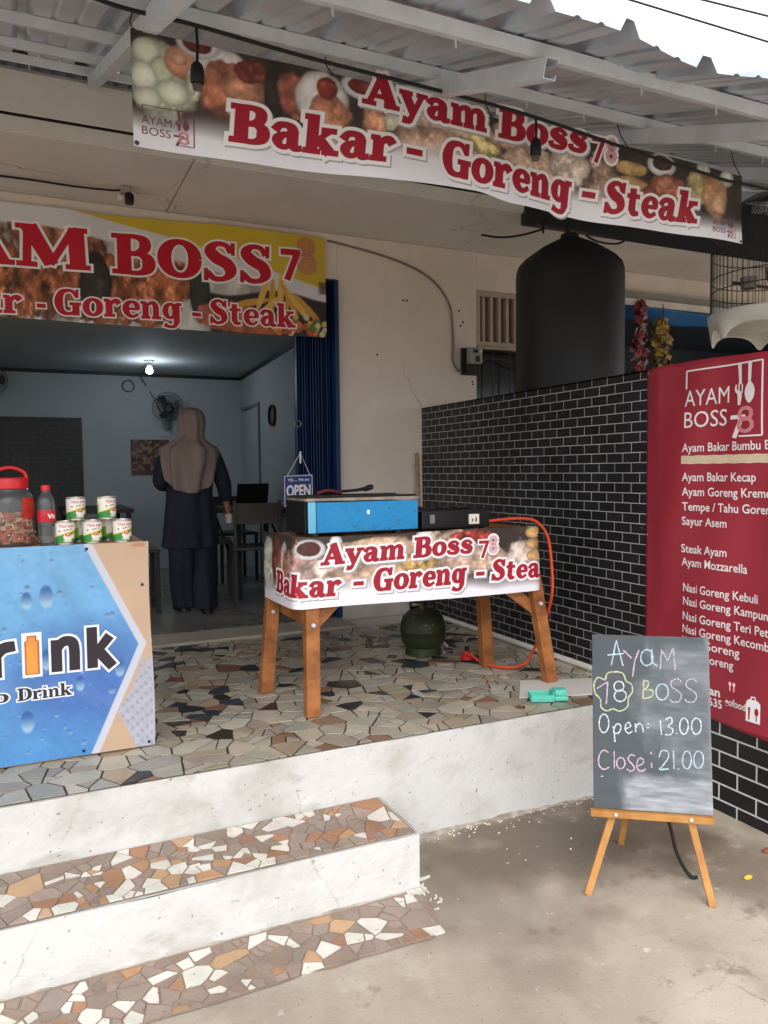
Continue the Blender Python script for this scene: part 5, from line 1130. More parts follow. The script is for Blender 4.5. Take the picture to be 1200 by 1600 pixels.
dup(can1, 'rightmost white and green milk can of the bottom row near the counter edge', (.327, 3.058, CZ1), rot(10))
dup(can1, 'rear milk can mostly hidden behind the bottom row, left of the middle can', (.178, 3.145, CZ1), rot(90))
dup(can1, 'rear milk can mostly hidden behind the bottom row, right of the middle can', (.285, 3.150, CZ1), rot(75))
dup(can1, 'left one of the two milk cans standing on top of the bottom row', (.168, 3.098, TOPZ), rot(14))
dup(can1, 'right one of the two milk cans standing on top of the bottom row', (.278, 3.104, TOPZ), rot(32))
m_clear = M('clear_plastic', C(240, 243, 245), .05, .0, 5, trans=.97, ior=1.28, spec=.7)
jr = thing('snack_jar', 'clear plastic jar with a red handled lid and red white crackers', 'jar', (-.052, 3.10, CZ1))
jx, jy = -.052, 3.105
mb = MB(); mb.lathe([(.0, .001), (.070, .001), (.078, .008), (.080, .03), (.080, .15), (.074, .185), (.060, .205), (.054, .21), (.054, .222), (.052, .222), (.052, .208), (.072, .183), (.0782, .15), (.0782, .03), (.076, .01), (.069, .003), (0, .003)], (jx, jy, CZ1), 40, cap=False); mb.build('jar_body', m_clear, jr, smooth=50)
mb = MB(); mb.lathe([(.0, .244), (.050, .244), (.060, .240), (.062, .234), (.062, .205), (.060, .203), (.0, .203)], (jx, jy, CZ1 + .004), 40); mb.build('lid', M('red_plastic', C(196, 30, 36), .35, .08, 10), jr, smooth=40)
mb = MB(); mb.tube(smooth_path([(jx - .058, jy, CZ1 + .238), (jx - .046, jy, CZ1 + .268), (jx, jy, CZ1 + .284), (jx + .046, jy, CZ1 + .268), (jx + .058, jy, CZ1 + .238)]), .0065, 8); mb.build('handle', M('red_handle', C(206, 32, 38), .35, .08, 10), jr, smooth=60)
mb = MB()
m_crk = M('cracker', (1, 1, 1, 1), .7, .15, 30, attr=True)
for i in range(620):
    a = rng.random() * 6.283; r = .070 * math.sqrt(rng.random()); z = .010 + .105 * rng.random() ** .9
    if r < .045 and z < .10: continue
    mb.ccur = jit(rng.choice([(226, 190, 150), (222, 180, 140), (180, 60, 36), (196, 92, 50), (204, 120, 74)]), 10)
    Rm = Matrix.Rotation(rng.random() * 6, 3, 'Z') @ Matrix.Rotation(rng.random() * 6, 3, 'X'); s = rng.uniform(.7, 1.2)
    mb.box(-.010 * s, .010 * s, -.007 * s, .007 * s, -.003, .003, Rm, (jx + r * math.cos(a), jy + r * math.sin(a), CZ1 + z))
mb.build('crackers', m_crk, jr)['kind'] = 'stuff'
mb = MB(); mb.grid(lambda a, b: (jx + .0812 * math.cos(rad(-62 + 44 * a)), jy + .0812 * math.sin(rad(-62 + 44 * a)), CZ1 + .10 + .075 * b), 12, 4); mb.build('sticker', M('jar_sticker', C(176, 44, 30), .5, .25, 30), jr)
bt = thing('water_bottle', 'clear plastic bottle with red cap and red label beside the jar', 'bottle', (.066, 3.06, CZ1))
bx, by = .066, 3.065
mb = MB(); mb.lathe([(.0, .001), (.026, .001), (.030, .006), (.0305, .02), (.029, .035), (.0305, .05), (.029, .065), (.0305, .08), (.030, .14), (.0305, .15), (.027, .168), (.018, .188), (.0135, .196), (.0135, .205), (.0125, .205), (.0125, .195), (.017, .186), (.026, .167), (.0292, .148), (.029, .05), (.029, .01), (0, .003)], (bx, by, CZ1), 30, cap=False); mb.build('bottle_body', m_clear, bt, smooth=50)
mb = MB(); mb.lathe([(0, .003), (.0285, .004), (.0288, .068), (0, .069)], (bx, by, CZ1), 30); mb.build('water', M('water', C(228, 234, 238), .03, 0, 5, trans=1, ior=1.30), bt, smooth=50)
mb = MB(); mb.lathe([(.0, .219), (.0150, .218), (.0160, .215), (.0160, .199), (.0, .199)], (bx, by, CZ1), 24); mb.build('cap', M('red_cap', C(206, 36, 44), .35), bt, smooth=40)
mb = MB(); mb.lathe([(.0312, .085), (.0316, .086), (.0316, .128), (.0312, .129)], (bx, by, CZ1), 36, cap=False); lb = mb.build('label', M('red_bottle_label', C(186, 34, 46), .4), bt, smooth=50)
mb = MB(); FBt = lambda u, v, h: (bx + (.0316 + h) * math.cos(rad(-78) + u / .0316), by + (.0316 + h) * math.sin(rad(-78) + u / .0316), CZ1 + v)
sans(mb, 'Vit', -.004, .098, .024, FBt, .0006, .030, bold=.03); mb.build('label_lettering', m_white_ink, lb)

# ================================================================== WATER TANK, METER, CABLES
TKX, TKY = 3.16, 3.97
tk = thing('water_tank', 'tall black domed water tank standing behind the black tiled wall', 'tank', (TKX, TKY, .0))
mb = MB(); mb.lathe([(.325, 1.16), (.334, 1.18), (.336, 1.3), (.336, 2.66), (.334, 2.71), (.322, 2.75), (.29, 2.785), (.18, 2.862), (.075, 2.915), (.06, 2.918)], (TKX, TKY, 0), 56); mb.build('tank_body', M('black_polyethylene', C(27, 28, 31), .55, .15, 2.5, .08, 20), tk, smooth=50)
mb = MB(); mb.lathe([(.0, .05), (.045, .047), (.056, .04), (.058, .0)], (TKX, TKY, 2.905), 32); mb.lathe([(.014, 0), (.014, .05), (.018, .052), (.018, .07), (0, .072)], (TKX - .02, TKY, 2.955), 12); mb.build('cap', M('dark_cap', C(30, 32, 36), .5), tk, smooth=50)
mb = MB(); mb.box(TKX - .45, TKX + .45, TKY - .45, TKY + .45, 0, 1.16); mb.build('plinth', M('brick_plinth', C(120, 112, 104), .9, .15, 6, .3), tk)
mb = MB(); mb.tube(smooth_path([(TKX - .02, TKY, 3.02), (TKX - .10, TKY + .02, 3.06), (TKX - .16, TKY + .05, 3.03), (TKX - .13, TKY + .1, 2.97)]), .007, 8)
mb.tube(smooth_path([(2.74, 4.34, 3.0), (2.86, 4.31, 2.99), (3.0, 4.28, 3.01), (3.16, 4.24, 3.06), (3.26, 4.22, 3.10)]), .007, 8)
mb.tube(smooth_path([(3.42, 4.21, 3.09), (3.55, 4.2, 3.02), (3.75, 4.2, 3.02), (3.88, 4.2, 3.09)]), .007, 8)
tag(mb.build('tank_cables', m_wire, loc=(3.2, 4.2, 3.0), smooth=60), 'loose black cables sagging under the eave above the black tank', 'cable')
mt = thing('power_meter', 'grey and black electricity meter on the cream wall beside the vent', 'meter', (3.04, WY, 2.19))
mb = MB(); mb.box(2.985, 3.125, WY - .03, WY - .001, 2.185, 2.385); mb.build('back_box', m_dark, mt, bev=.004)
mb = MB(); mb.box(3.02, 3.118, WY - .105, WY - .031, 2.262, 2.380); mb.build('housing', M('meter_grey', C(150, 150, 146), .4, .1, 8), mt, bev=.008)
mb = MB(); mb.box(3.035, 3.075, WY - .109, WY - .106, 2.34, 2.365); mb.build('display', m_dark, mt); mb = MB(); mb.box(3.055, 3.090, WY - .109, WY - .106, 2.275, 2.318); mb.build('name_plate', m_dark, mt)
mb = MB(); mb.lathe([(0, .004), (.012, .003), (.013, 0)], (3.10, WY - .106, 2.355), 12, R=Matrix.Rotation(rad(90), 3, 'X')); mb.build('dial', m_steel, mt)
mb = MB(); mb.box(2.995, 3.115, WY - .07, WY - .0305, 2.19, 2.255); mb.build('terminal_cover', m_black, mt, bev=.006)
mb = MB(); mb.tube(smooth_path([(1.93, WY - .008, 3.055), (2.10, WY - .008, 3.035), (2.36, WY - .008, 2.996), (2.60, WY - .008, 2.935), (2.78, WY - .008, 2.84), (2.89, WY - .008, 2.70), (2.915, WY - .008, 2.55), (2.92, WY - .008, 2.40), (2.915, WY - .009, 2.30), (2.95, WY - .012, 2.225), (2.99, WY - .02, 2.205)]), .008, 8)
tag(mb.build('wall_cable', M('grey_cable', C(128, 116, 112), .6, .2, 20), loc=(2.4, WY, 2.9), smooth=60), 'grey cable curving down the cream wall to the electricity meter', 'cable')
for (x, z) in ((2.51, 2.70), (2.54, 2.70), (2.975, 2.66), (3.01, 2.58), (2.99, 2.55), (3.09, 2.14), (3.095, 2.12), (2.30, 2.30)): mb = MB(); mb.lathe([(0, .004), (.007, .003), (.008, 0)], (x, WY - .0005, z), 8, R=Matrix.Rotation(rad(90), 3, 'X')); mb.build('nail_mark', m_dark, shop)
sl_ = thing('eave_lamp_socket', 'black lamp socket on a white block under the concrete eave', 'lamp socket', (.569, 4.69, SOF))
mb = MB(); mb.box(.545, .60, 4.66, 4.72, 3.072, 3.109); mb.build('mount', M('socket_mount', C(150, 140, 130), .6), sl_, bev=.003)
mb = MB(); mb.lathe([(.022, 0), (.026, .01), (.026, .05), (.018, .062)], (.59, 4.67, 3.0095), 16); mb.build('socket', m_black, sl_, smooth=40)
mb = MB(); mb.box(.525, .548, 4.65, 4.67, 3.02, 3.05); mb.build('plug', M('socket_white2', C(206, 204, 198), .5), sl_, bev=.002)
mb = MB(); mb.tube(smooth_path([(-1.6, 4.72, 3.097), (-.6, 4.74, 3.085), (0, 4.74, 3.095), (.3, 4.72, 3.085), (.50, 4.70, 3.085), (.55, 4.69, 3.09)]), .006, 6); mb.build('wire', m_wire, sl_, smooth=60)
# ---- festoon string along the banner
fs = thing('festoon_string', 'black festoon cable with hanging bulb sockets along the top of the long banner', 'string lights', (1.2, 2.24, 2.70))
fp = smooth_path([(-1.2, 2.24, 2.80), (-.4, 2.24, 2.775), (.08, 2.24, 2.750), (.28, 2.25, 2.735), (.46, 2.24, 2.728), (.8, 2.24, 2.71), (1.25, 2.24, 2.70), (1.62, 2.24, 2.685), (2.05, 2.24, 2.645), (2.45, 2.25, 2.62), (2.75, 2.25, 2.61), (4.2, 2.25, 2.63)], 6)
mb = MB(); mb.tube(fp, .006, 8); mb.build('cable', m_wire, fs, smooth=60)
m_bulb = M('smoky_bulb', C(120, 110, 96), .1, .05, 8, trans=.6)
for (x, z0, z1) in ((.476, 2.726, 2.618), (1.636, 2.683, 2.605)):
    mb = MB(); mb.tube([(x, 2.24, z0), (x + .003, 2.24, (z0 + z1) / 2), (x, 2.24, z1)], .0045, 6); mb.lathe([(.007, .010), (.016, 0), (.0195, -.017), (.0195, -.047), (.017, -.050)], (x, 2.24, z1), 18); h_ = mb.build('lamp_holder', m_black, fs, smooth=40)
    mb = MB(); mb.lathe([(.012, -.0505), (.0145, -.057), (.013, -.066), (0, -.070)], (x, 2.24, z1), 16); mb.build('bulb', m_bulb, h_, smooth=50)
# ---- wires in the street
for (a, b, lab) in (((7.83, 8.53, 7.97), (10.02, 8.09, 7.67), 'lower overhead wire crossing the white sky above the canopy'), ((9.17, 8.49, 8.27), (10.23, 8.26, 8.17), 'upper thin overhead wire crossing the white sky in the corner')):
    a = Vector(a); b = Vector(b); d = (b - a).normalized(); mb = MB(); mb.tube([a - d * 9, a, b, b + d * 12], .014, 6); tag(mb.build('overhead_wire', m_wire, loc=a), lab, 'wire', 'overhead wires in the sky')

# ================================================================== PERSON INSIDE THE SHOP
FL = .44
pe = thing('person', 'person in taupe headscarf and navy clothes standing inside with back turned', 'person', (1.10, 5.72, FL))
def skin_mesh(name, V, E, Rr, mat, parent, sub=2, root=0):
    me = bpy.data.meshes.new(name); o0 = OFF.get(parent.name, Vector((0, 0, 0)))
    me.from_pydata([tuple(Vector(v) - o0) for v in V], E, []); o = bpy.data.objects.new(name, me); COL.objects.link(o); o.parent = parent
    md = o.modifiers.new('skin', 'SKIN'); md.use_smooth_shade = True
    for i, d in enumerate(me.skin_vertices[0].data):
        r = Rr[i]; d.radius = r if isinstance(r, tuple) else (r, r); d.use_root = (i == root)
    o.modifiers.new('sub', 'SUBSURF').levels = sub; o.modifiers['sub'].render_levels = sub
    me.materials.append(mat); OFF[o.name] = o0; return o
BV, BE, BR = [], [], []
def bv(p, r, par=None):
    BV.append(p); BR.append(r); i = len(BV) - 1
    if par is not None: BE.append((par, i))
    return i
px_, py_ = 1.10, 5.72
pel = bv((px_, py_, 1.20), (.13, .10)); wa = bv((px_, py_, 1.36), (.12, .09), pel); chs = bv((px_, py_ + .01, 1.54), (.14, .10), wa); nk0 = bv((px_ + .005, py_, 1.66), (.075, .065), chs); nk = bv((px_ + .01, py_ + .01, 1.72), .052, nk0)
h1 = bv((px_ + .018, py_ + .02, 1.78), (.066, .07), nk); h2 = bv((px_ + .018, py_ + .02, 1.85), (.078, .085), h1); h3 = bv((px_ + .018, py_ + .015, 1.905), (.068, .075), h2)
fd = Vector((.80, .60, 0)); nb = bv(tuple(Vector((px_ + .018, py_ + .02, 1.835)) + fd * .098), .012, h2)
def hand(wr_, dirv, side, curl):
    """palm, four bent fingers of different length and a thumb"""
    d = Vector(dirv).normalized(); w0 = Vector(BV[wr_]); pm = bv(tuple(w0 + d * .05), (.026, .018), wr_)
    kn = bv(tuple(w0 + d * .085), (.026, .013), pm); sd_ = Vector(side)
    for k, (off, ln) in enumerate(((-.024, .058), (-.008, .068), (.008, .064), (.023, .050))):
        b0 = w0 + d * .09 + sd_ * off; f1 = bv(tuple(b0 + d * ln * .4), .0085, kn); f2 = bv(tuple(b0 + (d * .75 + Vector(curl) * .6) * ln * .8), .0078, f1); bv(tuple(b0 + (d * .55 + Vector(curl) * 1.2) * ln), .0065, f2)
    t1 = bv(tuple(w0 + d * .045 + sd_ * -.036 + Vector(curl) * .01), .010, pm); bv(tuple(w0 + d * .075 + sd_ * -.048 + Vector(curl) * .025), .008, t1)
for sgn in (1, -1):
    sh = bv((px_ + sgn * .150, py_, 1.625), .058, chs)
    if sgn > 0:
        el = bv((px_ + .225, py_ - .03, 1.40), .042, sh); wv_ = bv((px_ + .262, py_ + .02, 1.265), .027, el); hand(wv_, (.03, .05, -.10), (.1, 1, .2), (-.5, .3, 0))
    else:
        el = bv((px_ - .205, py_ + .02, 1.41), .042, sh); wv_ = bv((px_ - .125, py_ + .20, 1.385), .027, el); hand(wv_, (.09, .06, .0), (0, .2, 1), (.3, .3, -.3))
    hp_ = bv((px_ + sgn * .085, py_, 1.13), .085, pel); kn_ = bv((px_ + sgn * .088, py_ + .02 * sgn, .86), .056, hp_); an = bv((px_ + sgn * .085 + (.03 if sgn < 0 else 0), py_ + .02 - .07 * sgn, .53), .036, kn_); fo = bv((px_ + sgn * .09 + (.03 if sgn < 0 else 0), py_ + .09 - .07 * sgn, .475), (.034, .022), an)
m_skin = M('skin', C(168, 118, 92), .55, .06, 12)
skin_mesh('body', BV, BE, BR, m_skin, pe)
def loft(name, rings_, mat, parent, n=40, fold=0, fk=9, seed=0, cap=False, omit=None, solid=.004):
    mb = MB(); rr = []
    dense = []
    for p, q in zip(rings_, rings_[1:]):                     # one ring in between, so creases can follow the cloth
        dense.append(p); k = max(len(p), len(q)); pp = list(p) + [0] * (k - len(p)); qq = list(q) + [0] * (k - len(q)); dense.append(tuple((x + y) / 2 for x, y in zip(pp, qq)))
    dense.append(rings_[-1])
    for q, (cx, cy, cz, rx, ry, *ex) in enumerate(dense):
        tilt = ex[0] if ex else 0; f = q / max(1, len(dense) - 1); am = fold * f; wk = .24 * min(1, q / 8)
        ring_ = []
        for k in range(n):
            a = 2 * math.pi * k / n
            g = 1 + am * math.sin(fk * a + seed + .6 * math.sin(cz * 7)) + am * .6 * math.sin(math.floor(fk * 1.7) * a + seed * 2 + cz * 3)
            g += wk * (float(fbm(np.array(math.cos(a) * 2.4 + 7 + cz * 1.5), np.array(math.sin(a) * 2.4 + cz * 6.5 + 9), int(seed * 3) + 31, 3)) - .5)
            ring_.append((cx + rx * math.cos(a) * g, cy + ry * math.sin(a) * g, cz + tilt * (1 + math.sin(a)) / 2 + (ex[1] * math.cos(a) ** 2 if len(ex) > 1 else 0)))
        rr.append(ring_)
    mb.rings(rr, cap)
    if omit:
        keep = [i for i, fc in enumerate(mb.f) if not omit(sum((Vector(mb.v[k]) for k in fc), Vector()) / len(fc))]
        mb.f = [mb.f[i] for i in keep]; mb.m = [mb.m[i] for i in keep]; mb.c = [mb.c[i] for i in keep]
    o = mb.build(name, mat, parent, smooth=80, solid=solid)
    sb = o.modifiers.new('sub', 'SUBSURF'); sb.levels = 1; sb.render_levels = 1
    return o
m_navy = M('navy_cloth', C(27, 30, 41), .85, .12, 8, .2, 60)
m_scarf = M('taupe_cloth', C(122, 106, 100), .85, .08, 6, .15, 50)
loft('tunic', [(px_, py_, 1.70, .07, .06), (px_, py_, 1.67, .15, .085), (px_, py_, 1.60, .178, .115), (px_, py_, 1.48, .172, .125), (px_ - .005, py_, 1.34, .160, .122), (px_ - .01, py_, 1.20, .178, .135), (px_ - .01, py_, 1.08, .190, .142), (px_ - .01, py_, .98, .198, .145), (px_ - .01, py_, .93, .20, .147)], m_navy, pe, 56, .09, 7, 1)
for sgn, pts, in ((1, [(.135, 0, 1.64, .066), (.185, -.01, 1.54, .064), (.232, -.03, 1.40, .058), (.252, .0, 1.32, .050), (.262, .018, 1.275, .045)]), (-1, [(-.135, 0, 1.64, .066), (-.178, .01, 1.54, .064), (-.210, .02, 1.42, .058), (-.172, .11, 1.39, .052), (-.13, .19, 1.385, .045)])):
    mb = MB(); mb.tube(smooth_path([(px_ + a, py_ + b, c_) for a, b, c_, r in pts], 4), [r for r in np.interp(np.linspace(0, 4, 17), range(5), [p[3] for p in pts])], 16); mb.build('sleeve', m_navy, pe, smooth=80)
for sgn in (1, -1):
    cx = px_ + sgn * .072
    loft('trouser_leg', [(cx - .01 * sgn, py_, 1.14, .098, .115), (cx, py_, .98, .102, .115), (cx + .002 * sgn, py_ + .01 * sgn, .80, .094, .105), (cx + .004 * sgn + (.014 if sgn < 0 else 0), py_ + .015 - .04 * sgn, .64, .088, .10), (cx + .006 * sgn + (.03 if sgn < 0 else 0), py_ + .02 - .065 * sgn, .475, .080, .10)], m_navy, pe, 40, .10, 5, 2 + sgn)
m_shoe = M('black_shoe', C(20, 20, 24), .5, .1, 10)
for sgn in (1, -1):
    mb = MB(); cx, cy = px_ + sgn * .092 + (.03 if sgn < 0 else 0), py_ + .055 - .07 * sgn
    rings_ = [[(cx + sx * .042 * math.cos(a) + .25 * sgn * (y - cy) * .4, y, FL + .002 + max(0, hh * math.sin(a)) * 1.0 if math.sin(a) > 0 else FL + .002) for a in [2 * math.pi * k / 16 for k in range(16)]] for (y, sx, hh) in ((cy - .115, .5, .045), (cy - .09, .85, .075), (cy - .03, .95, .085), (cy + .05, 1.05, .06), (cy + .10, .95, .045), (cy + .135, .5, .028))]
    mb.rings(rings_); mb.build('shoe', m_shoe, pe, smooth=60)
def faceomit(c_):
    v = c_ - Vector((px_ + .018, py_ + .02, 1.84)); return v.z > -.075 and v.z < .052 and Vector((v.x, v.y, 0)).normalized().dot(fd) > .80
hx, hy = px_ + .018, py_ + .012
loft('headscarf', [(hx, hy, 1.952, .012, .012), (hx, hy, 1.948, .045, .05), (hx, hy, 1.928, .078, .088), (hx, hy, 1.90, .094, .105), (hx, hy, 1.865, .100, .114), (hx, hy, 1.83, .100, .114), (hx, hy, 1.795, .097, .110), (hx - .003, hy, 1.76, .094, .104), (hx - .008, hy, 1.725, .104, .104), (px_ - .002, py_, 1.69, .150, .120), (px_ - .002, py_, 1.655, .212, .138), (px_ - .004, py_, 1.61, .222, .150), (px_ - .010, py_ - .005, 1.54, .212, .158), (px_ - .016, py_ - .005, 1.46, .198, .160, .01, .01), (px_ - .022, py_ - .005, 1.39, .186, .158, .03, .03), (px_ - .026, py_ - .005, 1.325, .170, .152, .06, .065)], m_scarf, pe, 72, .10, 8, .6, omit=faceomit)
mb = MB(); e0 = Vector((hx, hy + .006, 1.852)); sdv = Vector((-fd.y, fd.x, 0))
for s in (-1, 1):
    ctr = e0 + fd * .094 + sdv * s * .032
    mb.tube([tuple(ctr + sdv * .024 * math.cos(a) + Vector((0, 0, .019 * math.sin(a)))) for a in [2 * math.pi * k / 16 for k in range(17)]], .0022, 6)
    mb.tube([tuple(ctr + sdv * s * .024), tuple(e0 + fd * .03 + sdv * s * .088), tuple(e0 + sdv * s * .09)], .002, 6)
mb.tube([tuple(e0 + fd * .094 - sdv * .008), tuple(e0 + fd * .097), tuple(e0 + fd * .094 + sdv * .008)], .002, 6)
mb.build('glasses', m_black, pe, smooth=60)
for s in (-1, 1):
    mb = MB(); mb.lathe([(.0, -.009), (.006, -.006), (.009, 0), (.006, .006), (0, .009)], tuple(e0 + fd * .076 + sdv * s * .030), 12); mb.build('eye', M('eye_white', C(220, 214, 206), .2), pe, smooth=60)
mb = MB(); mb.tube([tuple(e0 + fd * .080 + sdv * q + Vector((0, 0, -.075 + abs(q) * .1))) for q in (-.022, -.01, 0, .01, .022)], [.002, .005, .0055, .005, .002], 8); mb.build('mouth', M('lip', C(150, 84, 78), .5), pe, smooth=60)
mb = MB(); mb.lathe([(.0, 0), (.026, .001), (.033, .07), (.031, .07), (.025, .003), (0, .003)], (1.388, 5.775, 1.09), 18, cap=False); tag(mb.build('plastic_cup', M('pale_cup', C(190, 184, 176), .4), loc=(1.385, 5.775, 1.09), smooth=40), 'pale plastic cup held low in the right hand of the person', 'cup')

# ================================================================== INSIDE THE ROOM
m_furn = M('dark_furniture', C(46, 40, 38), .5, .2, 8)
m_frame = M('black_frame', C(26, 26, 28), .45, .1, 8)
def make_table(label, loc, lx, ly):
    t = thing('dining_table', label, 'table', loc, 'dark tables in the dining room'); 
    mb = MB(); mb.box(-lx / 2, lx / 2, -ly / 2, ly / 2, .70, .735); mb.build('tabletop', m_furn, t, local=True, bev=.003)
    for sx in (-1, 1):
        for sy in (-1, 1):
            mb = MB(); mb.box(sx * (lx / 2 - .04) - .02, sx * (lx / 2 - .04) + .02, sy * (ly / 2 - .04) - .02, sy * (ly / 2 - .04) + .02, 0, .6995); mb.build('leg', m_frame, t, local=True)
        mb = MB(); mb.beam((sx * (lx / 2 - .04), -(ly / 2 - .065), .18), (sx * (lx / 2 - .04), ly / 2 - .065, .66), .018, .018); mb.build('cross_brace', m_frame, t, local=True)
    return t
tbl = make_table('dark table with a laptop on it against the side wall of the dining room', (1.78, 6.52, FL), .56, .95)
dup(tbl, 'dark table standing before the black tile panel behind the milk cans', (.55, 7.3, FL), 0)
def make_chair(label, loc, rz):
    t = thing('dining_chair', label, 'chair', loc, 'dark chairs in the dining room', rz)
    mb = MB(); mb.box(-.19, .19, -.19, .19, .44, .465); mb.build('seat', m_furn, t, local=True, bev=.006)
    for sx in (-1, 1):
        for sy in (-1, 1):
            mb = MB(); mb.box(sx * .17 - .0125, sx * .17 + .0125, sy * .17 - .0125, sy * .17 + .0125, 0, .4395 if sy < 0 else .4395); mb.build('leg', m_frame, t, local=True)
    mb = MB(); mb.box(-.183, -.158, .165, .188, .4655, .82); mb.box(.158, .183, .165, .188, .4655, .82); mb.box(-.157, .157, .168, .186, .64, .80); mb.build('backrest', m_furn, t, local=True, bev=.003)
    return t
chx = make_chair('dark chair pulled out nearest the doorway in front of the laptop table', (1.62, 5.86, FL), rad(170))
dup(chx, 'dark chair at the far end of the laptop table', (1.80, 7.32, FL), rad(5))
dup(chx, 'dark chair tucked in at the long side of the laptop table', (1.40, 6.55, FL), rad(80))
def make_stool(label, loc):
    t = thing('bar_stool', label, 'stool', loc, 'dark stools near the drink counter'); mb = MB(); mb.box(-.15, .15, -.15, .15, .45, .475); mb.build('seat', m_furn, t, local=True, bev=.004)
    for sx in (-1, 1):
        for sy in (-1, 1): mb = MB(); mb.box(sx * .13 - .015, sx * .13 + .015, sy * .13 - .015, sy * .13 + .015, 0, .4495); mb.build('leg', m_frame, t, local=True)
    for q in (-1, 1): mb = MB(); mb.box(-.114, .114, .13 * q - .008, .13 * q + .008, .14, .165); mb.build('rail', m_frame, t, local=True)
    return t
st0 = make_stool('dark square stool inside the doorway beside the drink counter', (.735, 5.95, FL)); dup(st0, 'dark square stool behind, under the table by the black tile panel', (.62, 6.72, FL), 0)
lp = thing('laptop', 'open dark laptop seen from behind on a dining room table', 'laptop', (1.80, 6.72, FL + .735))
mb = MB(); mb.box(1.66, 1.94, 6.62, 6.82, FL + .737, FL + .752); mb.build('base', m_black, lp, bev=.003); mb = MB(); mb.box(-.14, .14, -.006, .0, .0, .19, Matrix.Rotation(rad(18), 3, 'X'), (1.80, 6.62, FL + .755)); mb.build('screen_lid', m_black, lp)
pc = thing('wall_picture', 'dark food picture hung on the back wall behind the person', 'picture', (1.23, RB - .02, 1.47))
PX0, PX1, PZ0, PZ1 = 1.038, 1.42, 1.47, 1.828
def paintP(U, T):
    n1 = fbm(U * 16, T * 6, 41)[..., None]; n2 = fbm(U * 40, T * 15, 43)[..., None]; c_ = np.array((70, 52, 46)) / 255 * (.4 + 1.2 * n1)
    return np.clip(np.where(n2 > .56, np.array((150, 120, 96)) / 255 * n2 * 1.3, c_), 0, 1)
banner_cloth('print', lambda u, t, h: (PX0 + u, RB - .022, PZ0 + (PZ1 - PZ0) * t), PX1 - PX0, 60, 50, paintP, pc)
mb = MB(); mb.box(PX0 - .008, PX1 + .008, RB - .021, RB - .002, PZ0 - .008, PZ1 + .008); mb.build('frame', m_dark, pc)
ck = thing('wall_clock', 'dark round clock on the side wall of the dining room', 'clock', (rwx(6.944), 6.944, 2.0))
Rck = Matrix.Rotation(rad(-90), 3, 'Y'); mb = MB(); mb.lathe([(0, .004), (.085, .004), (.088, .03), (.10, .03), (.10, .003), (0, .003)], (rwx(6.944) - .002, 6.944, 2.0), 32, R=Rck); mb.build('case', m_dark, ck)
mb = MB(); mb.lathe([(0, .0075), (.084, .0065), (.084, .0045)], (rwx(6.944) - .002, 6.944, 2.0), 32, R=Rck); mb.build('dial', M('clock_dial', C(96, 96, 96), .5), ck)
def make_fan(label, loc):
    t = thing('wall_fan', label, 'fan', loc, 'black fans on the back wall')
    mb = MB(); mb.box(-.05, .05, -.02, -.001, -.30, -.12); mb.tube([(0, -.02, -.21), (0, -.08, -.20), (0, -.11, -.12), (0, -.12, 0)], .025, 10); mb.build('bracket', M('fan_grey', C(150, 156, 160), .5), t, local=True, smooth=50)
    Rf = Matrix.Rotation(rad(-18), 3, 'Z') @ Matrix.Rotation(rad(78), 3, 'X')
    mb = MB(); mb.lathe([(0, -.09), (.05, -.085), (.06, -.02), (.045, .0), (0, .0)], (0, -.19, .0), 20, R=Rf); mb.build('motor', m_black, t, local=True, smooth=50)
    mb = MB()
    for k in range(3): mb.add([Rf @ Vector((r * math.cos(a), r * math.sin(a), z)) + Vector((0, -.19, 0)) for (r, a, z) in [(.03, k * 2.094 - .3, .03), (.03, k * 2.094 + .3, .05), (.14, k * 2.094 + .55, .055), (.145, k * 2.094 + .1, .04), (.13, k * 2.094 - .25, .025)]], [(0, 1, 2, 3, 4)])
    mb.build('blades', M('fan_blade', C(40, 44, 50), .35), t, local=True, solid=.002)
    mb = MB()
    for k in range(40):
        a = k * math.pi / 20; mb.tube([Rf @ Vector((r * math.cos(a), r * math.sin(a), z)) + Vector((0, -.19, 0)) for r, z in ((.03, .095), (.10, .09), (.155, .05), (.16, .02), (.14, -.01), (.05, -.02))], .0012, 4)
    for r, z in ((.16, .03), (.10, .09), (.03, .095)): mb.tube([Rf @ Vector((r * math.cos(a * .2618), r * math.sin(a * .2618), z)) + Vector((0, -.19, 0)) for a in range(25)], .003, 6)
    mb.build('cage', m_frame, t, local=True); return t
fn = make_fan('black wall fan above the picture behind the headscarf', (1.40, RB, 2.17))
dup(fn, 'black wall fan above the black tile panel', (-.27, RB, 2.37), 0)
lb_ = thing('ceiling_bulb', 'glowing white bulb hanging from the dining room ceiling', 'lamp', (1.10, 7.60, CZ))
LX_, LY_ = 1.10, 7.60
mb = MB(); mb.lathe([(0, 0), (.045, 0), (.045, -.012), (.022, -.02), (.020, -.055), (0, -.055)], (LX_, LY_, CZ - .001), 20); mb.build('socket', M('lamp_socket', C(200, 200, 200), .4), lb_, smooth=40)
m_em = bpy.data.materials.new('glowing_bulb'); m_em.use_nodes = True; pp = m_em.node_tree.nodes['Principled BSDF']; pp.inputs['Emission Color'].default_value = (.85, .94, 1, 1); pp.inputs['Emission Strength'].default_value = 14
mb = MB(); mb.lathe([(.012, -.056), (.026, -.072), (.032, -.095), (.026, -.118), (0, -.128)], (LX_, LY_, CZ), 20); mb.build('bulb', m_em, lb_, smooth=60)
ld = bpy.data.lights.new('bulb_light', 'POINT'); ld.energy = 3.4; ld.color = (.84, .93, 1); ld.shadow_soft_size = .035
lo = bpy.data.objects.new('bulb_light', ld); COL.objects.link(lo); lo.parent = lb_; lo.location = (0, 0, -.17)
